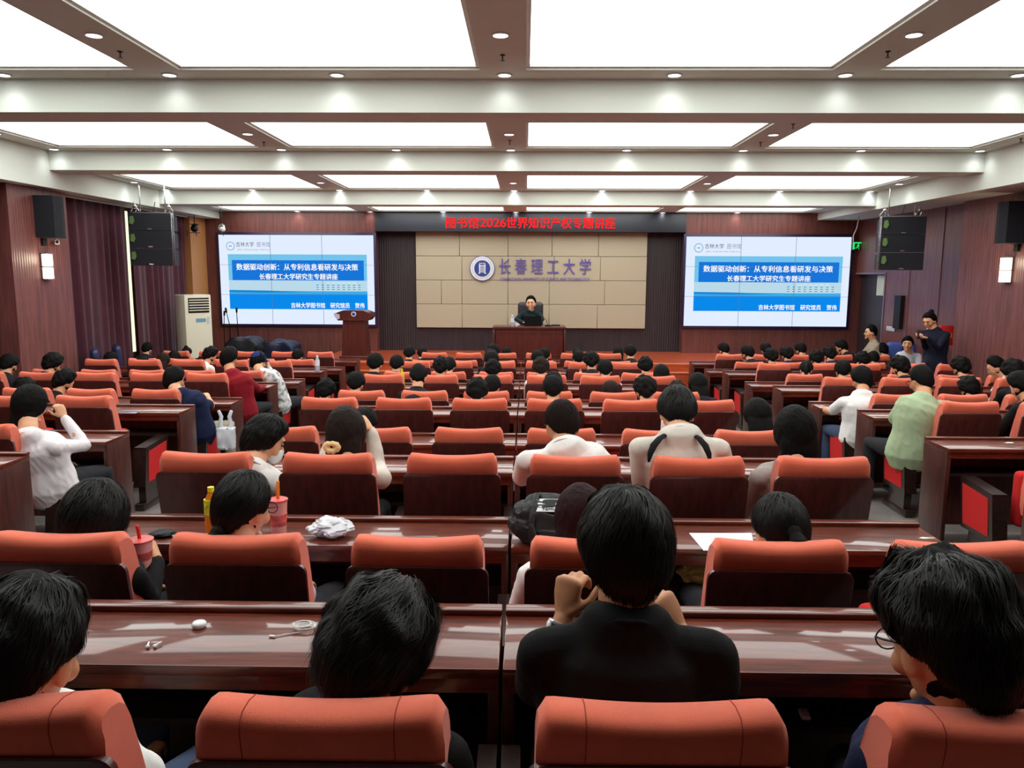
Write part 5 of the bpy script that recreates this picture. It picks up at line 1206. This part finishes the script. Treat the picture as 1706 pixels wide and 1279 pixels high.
# bottles further away
bottle(at_z(666, 652, dz(7)-.0)+Vector((0, 0, 0)) if False else Vector((at_c(667, 640, rowD(7)+.75).x, rowY(7)+D0+.2, dz(7))), .21, .032, mat('yellow_drink', (236, 190, 30), .3), mat('yellow_cap', (232, 214, 36), .4), 'bright yellow drink bottle on a desk in the seventh row centre', name='drink_bottle')
bottle(Vector((at_c(527, 606, rowD(9)+.75).x, rowY(9)+D0+.12, dz(9))), .24, .034, M_CLEAR, M_CAPW, 'clear water bottle on the left block desk near the aisle, ninth row', lab=M_LBLW)
bottle(Vector((at_c(967, 611, rowD(8)+.75).x, rowY(8)+D0+.1, dz(8))), .2, .035, mat('pale_bottle', (220, 214, 208), .3), mat('orange_cap', (240, 130, 60), .4), 'pale bottle with orange cap on a centre desk in the eighth row', name='drink_bottle')
t = cup(Vector((at_c(1469, 625, rowD(7)+.75).x, rowY(7)+D0+.1, dz(7))), .12, .03, .036, 'white and green drink cup on a right block desk, seventh row', M_CAPW, (.005, .02), M_CAPW, mat('cup_green', (60, 120, 110), .4))
bx = at_c(1412, 585, 13.9)
for k in range(5):
    X = at_c(1411+7.2*k, 585, 14.3).x
    t = empty('drink_can', (X, rowY(11)+D0+.12, dz(11)), 0, 'small red and white drink can on the right front desk, %s from the left' % ORD[k+1], 'can', 'red and white cans on the right front desk')
    MB().lathe([(.03, 0), (.033, .01), (.033, .12), (.028, .13)], n=14).build('can_body', mat('can_red', (214, 30, 48), .4) if k % 2 == 0 else M_LBLW, t); MB().lathe([(.0335, .03), (.0335, .08)], n=14).build('can_band', M_LBLW if k % 2 == 0 else mat('can_red', (214, 30, 48), .4), t)
# phone on the left desk
p = at_z(215, 688, dz(5)); o = MB().box(-.075, .075, -.035, .035, 0, .009, .003).build('mobile_phone', mat('phone_silver', (150, 160, 190), .15, .5, metal=.4), None, loc=p); tag(o, 'silver phone lying on the left block desk, fifth row', 'phone')
# hanging plastic bag with two handles
pb = at_c(377, 728, 7.75); yb = pb.y
t = empty('hanging_plastic_bag', (pb.x, yb, pb.z-.12), 0, 'white plastic carrier bag with two raised handles beside the navy T-shirt', 'bag')
b = bmesh.new(); bmesh.ops.create_cube(b, size=1); bmesh.ops.subdivide_edges(b, edges=b.edges[:], cuts=8, use_grid_fill=True)
for v in b.verts:
    q = v.co; n_ = noise.noise(q*5)*.012; v.co = Vector((q.x*.16*(1+.12*q.z), q.y*.1*(1-.5*max(0, q.z)), (q.z+.5)*.22))+Vector((n_, -n_, 0))
MB().join(b).build('bag_body', M_BAG, t, angle=180)
for s in (-1, 1): MB().tube([(s*.05, 0, .2), (s*.055, 0, .26), (s*.04+.0, 0, .33), (s*.065, 0, .39)], [(.028, .012), (.022, .01), (.02, .008), (.016, .006)], 10, side=(1, 0, 0)).build('handle', M_BAG, t)
# bottle with a yellow label on the desk before the standing person
bottle(Vector((6.3, rowY(9)+D0+.15, dz(9))), .2, .032, M_CLEAR, M_BLACK, 'bottle with round yellow label and dark cap before the standing person', lab=mat('tag_yellow', (236, 186, 70), .5))
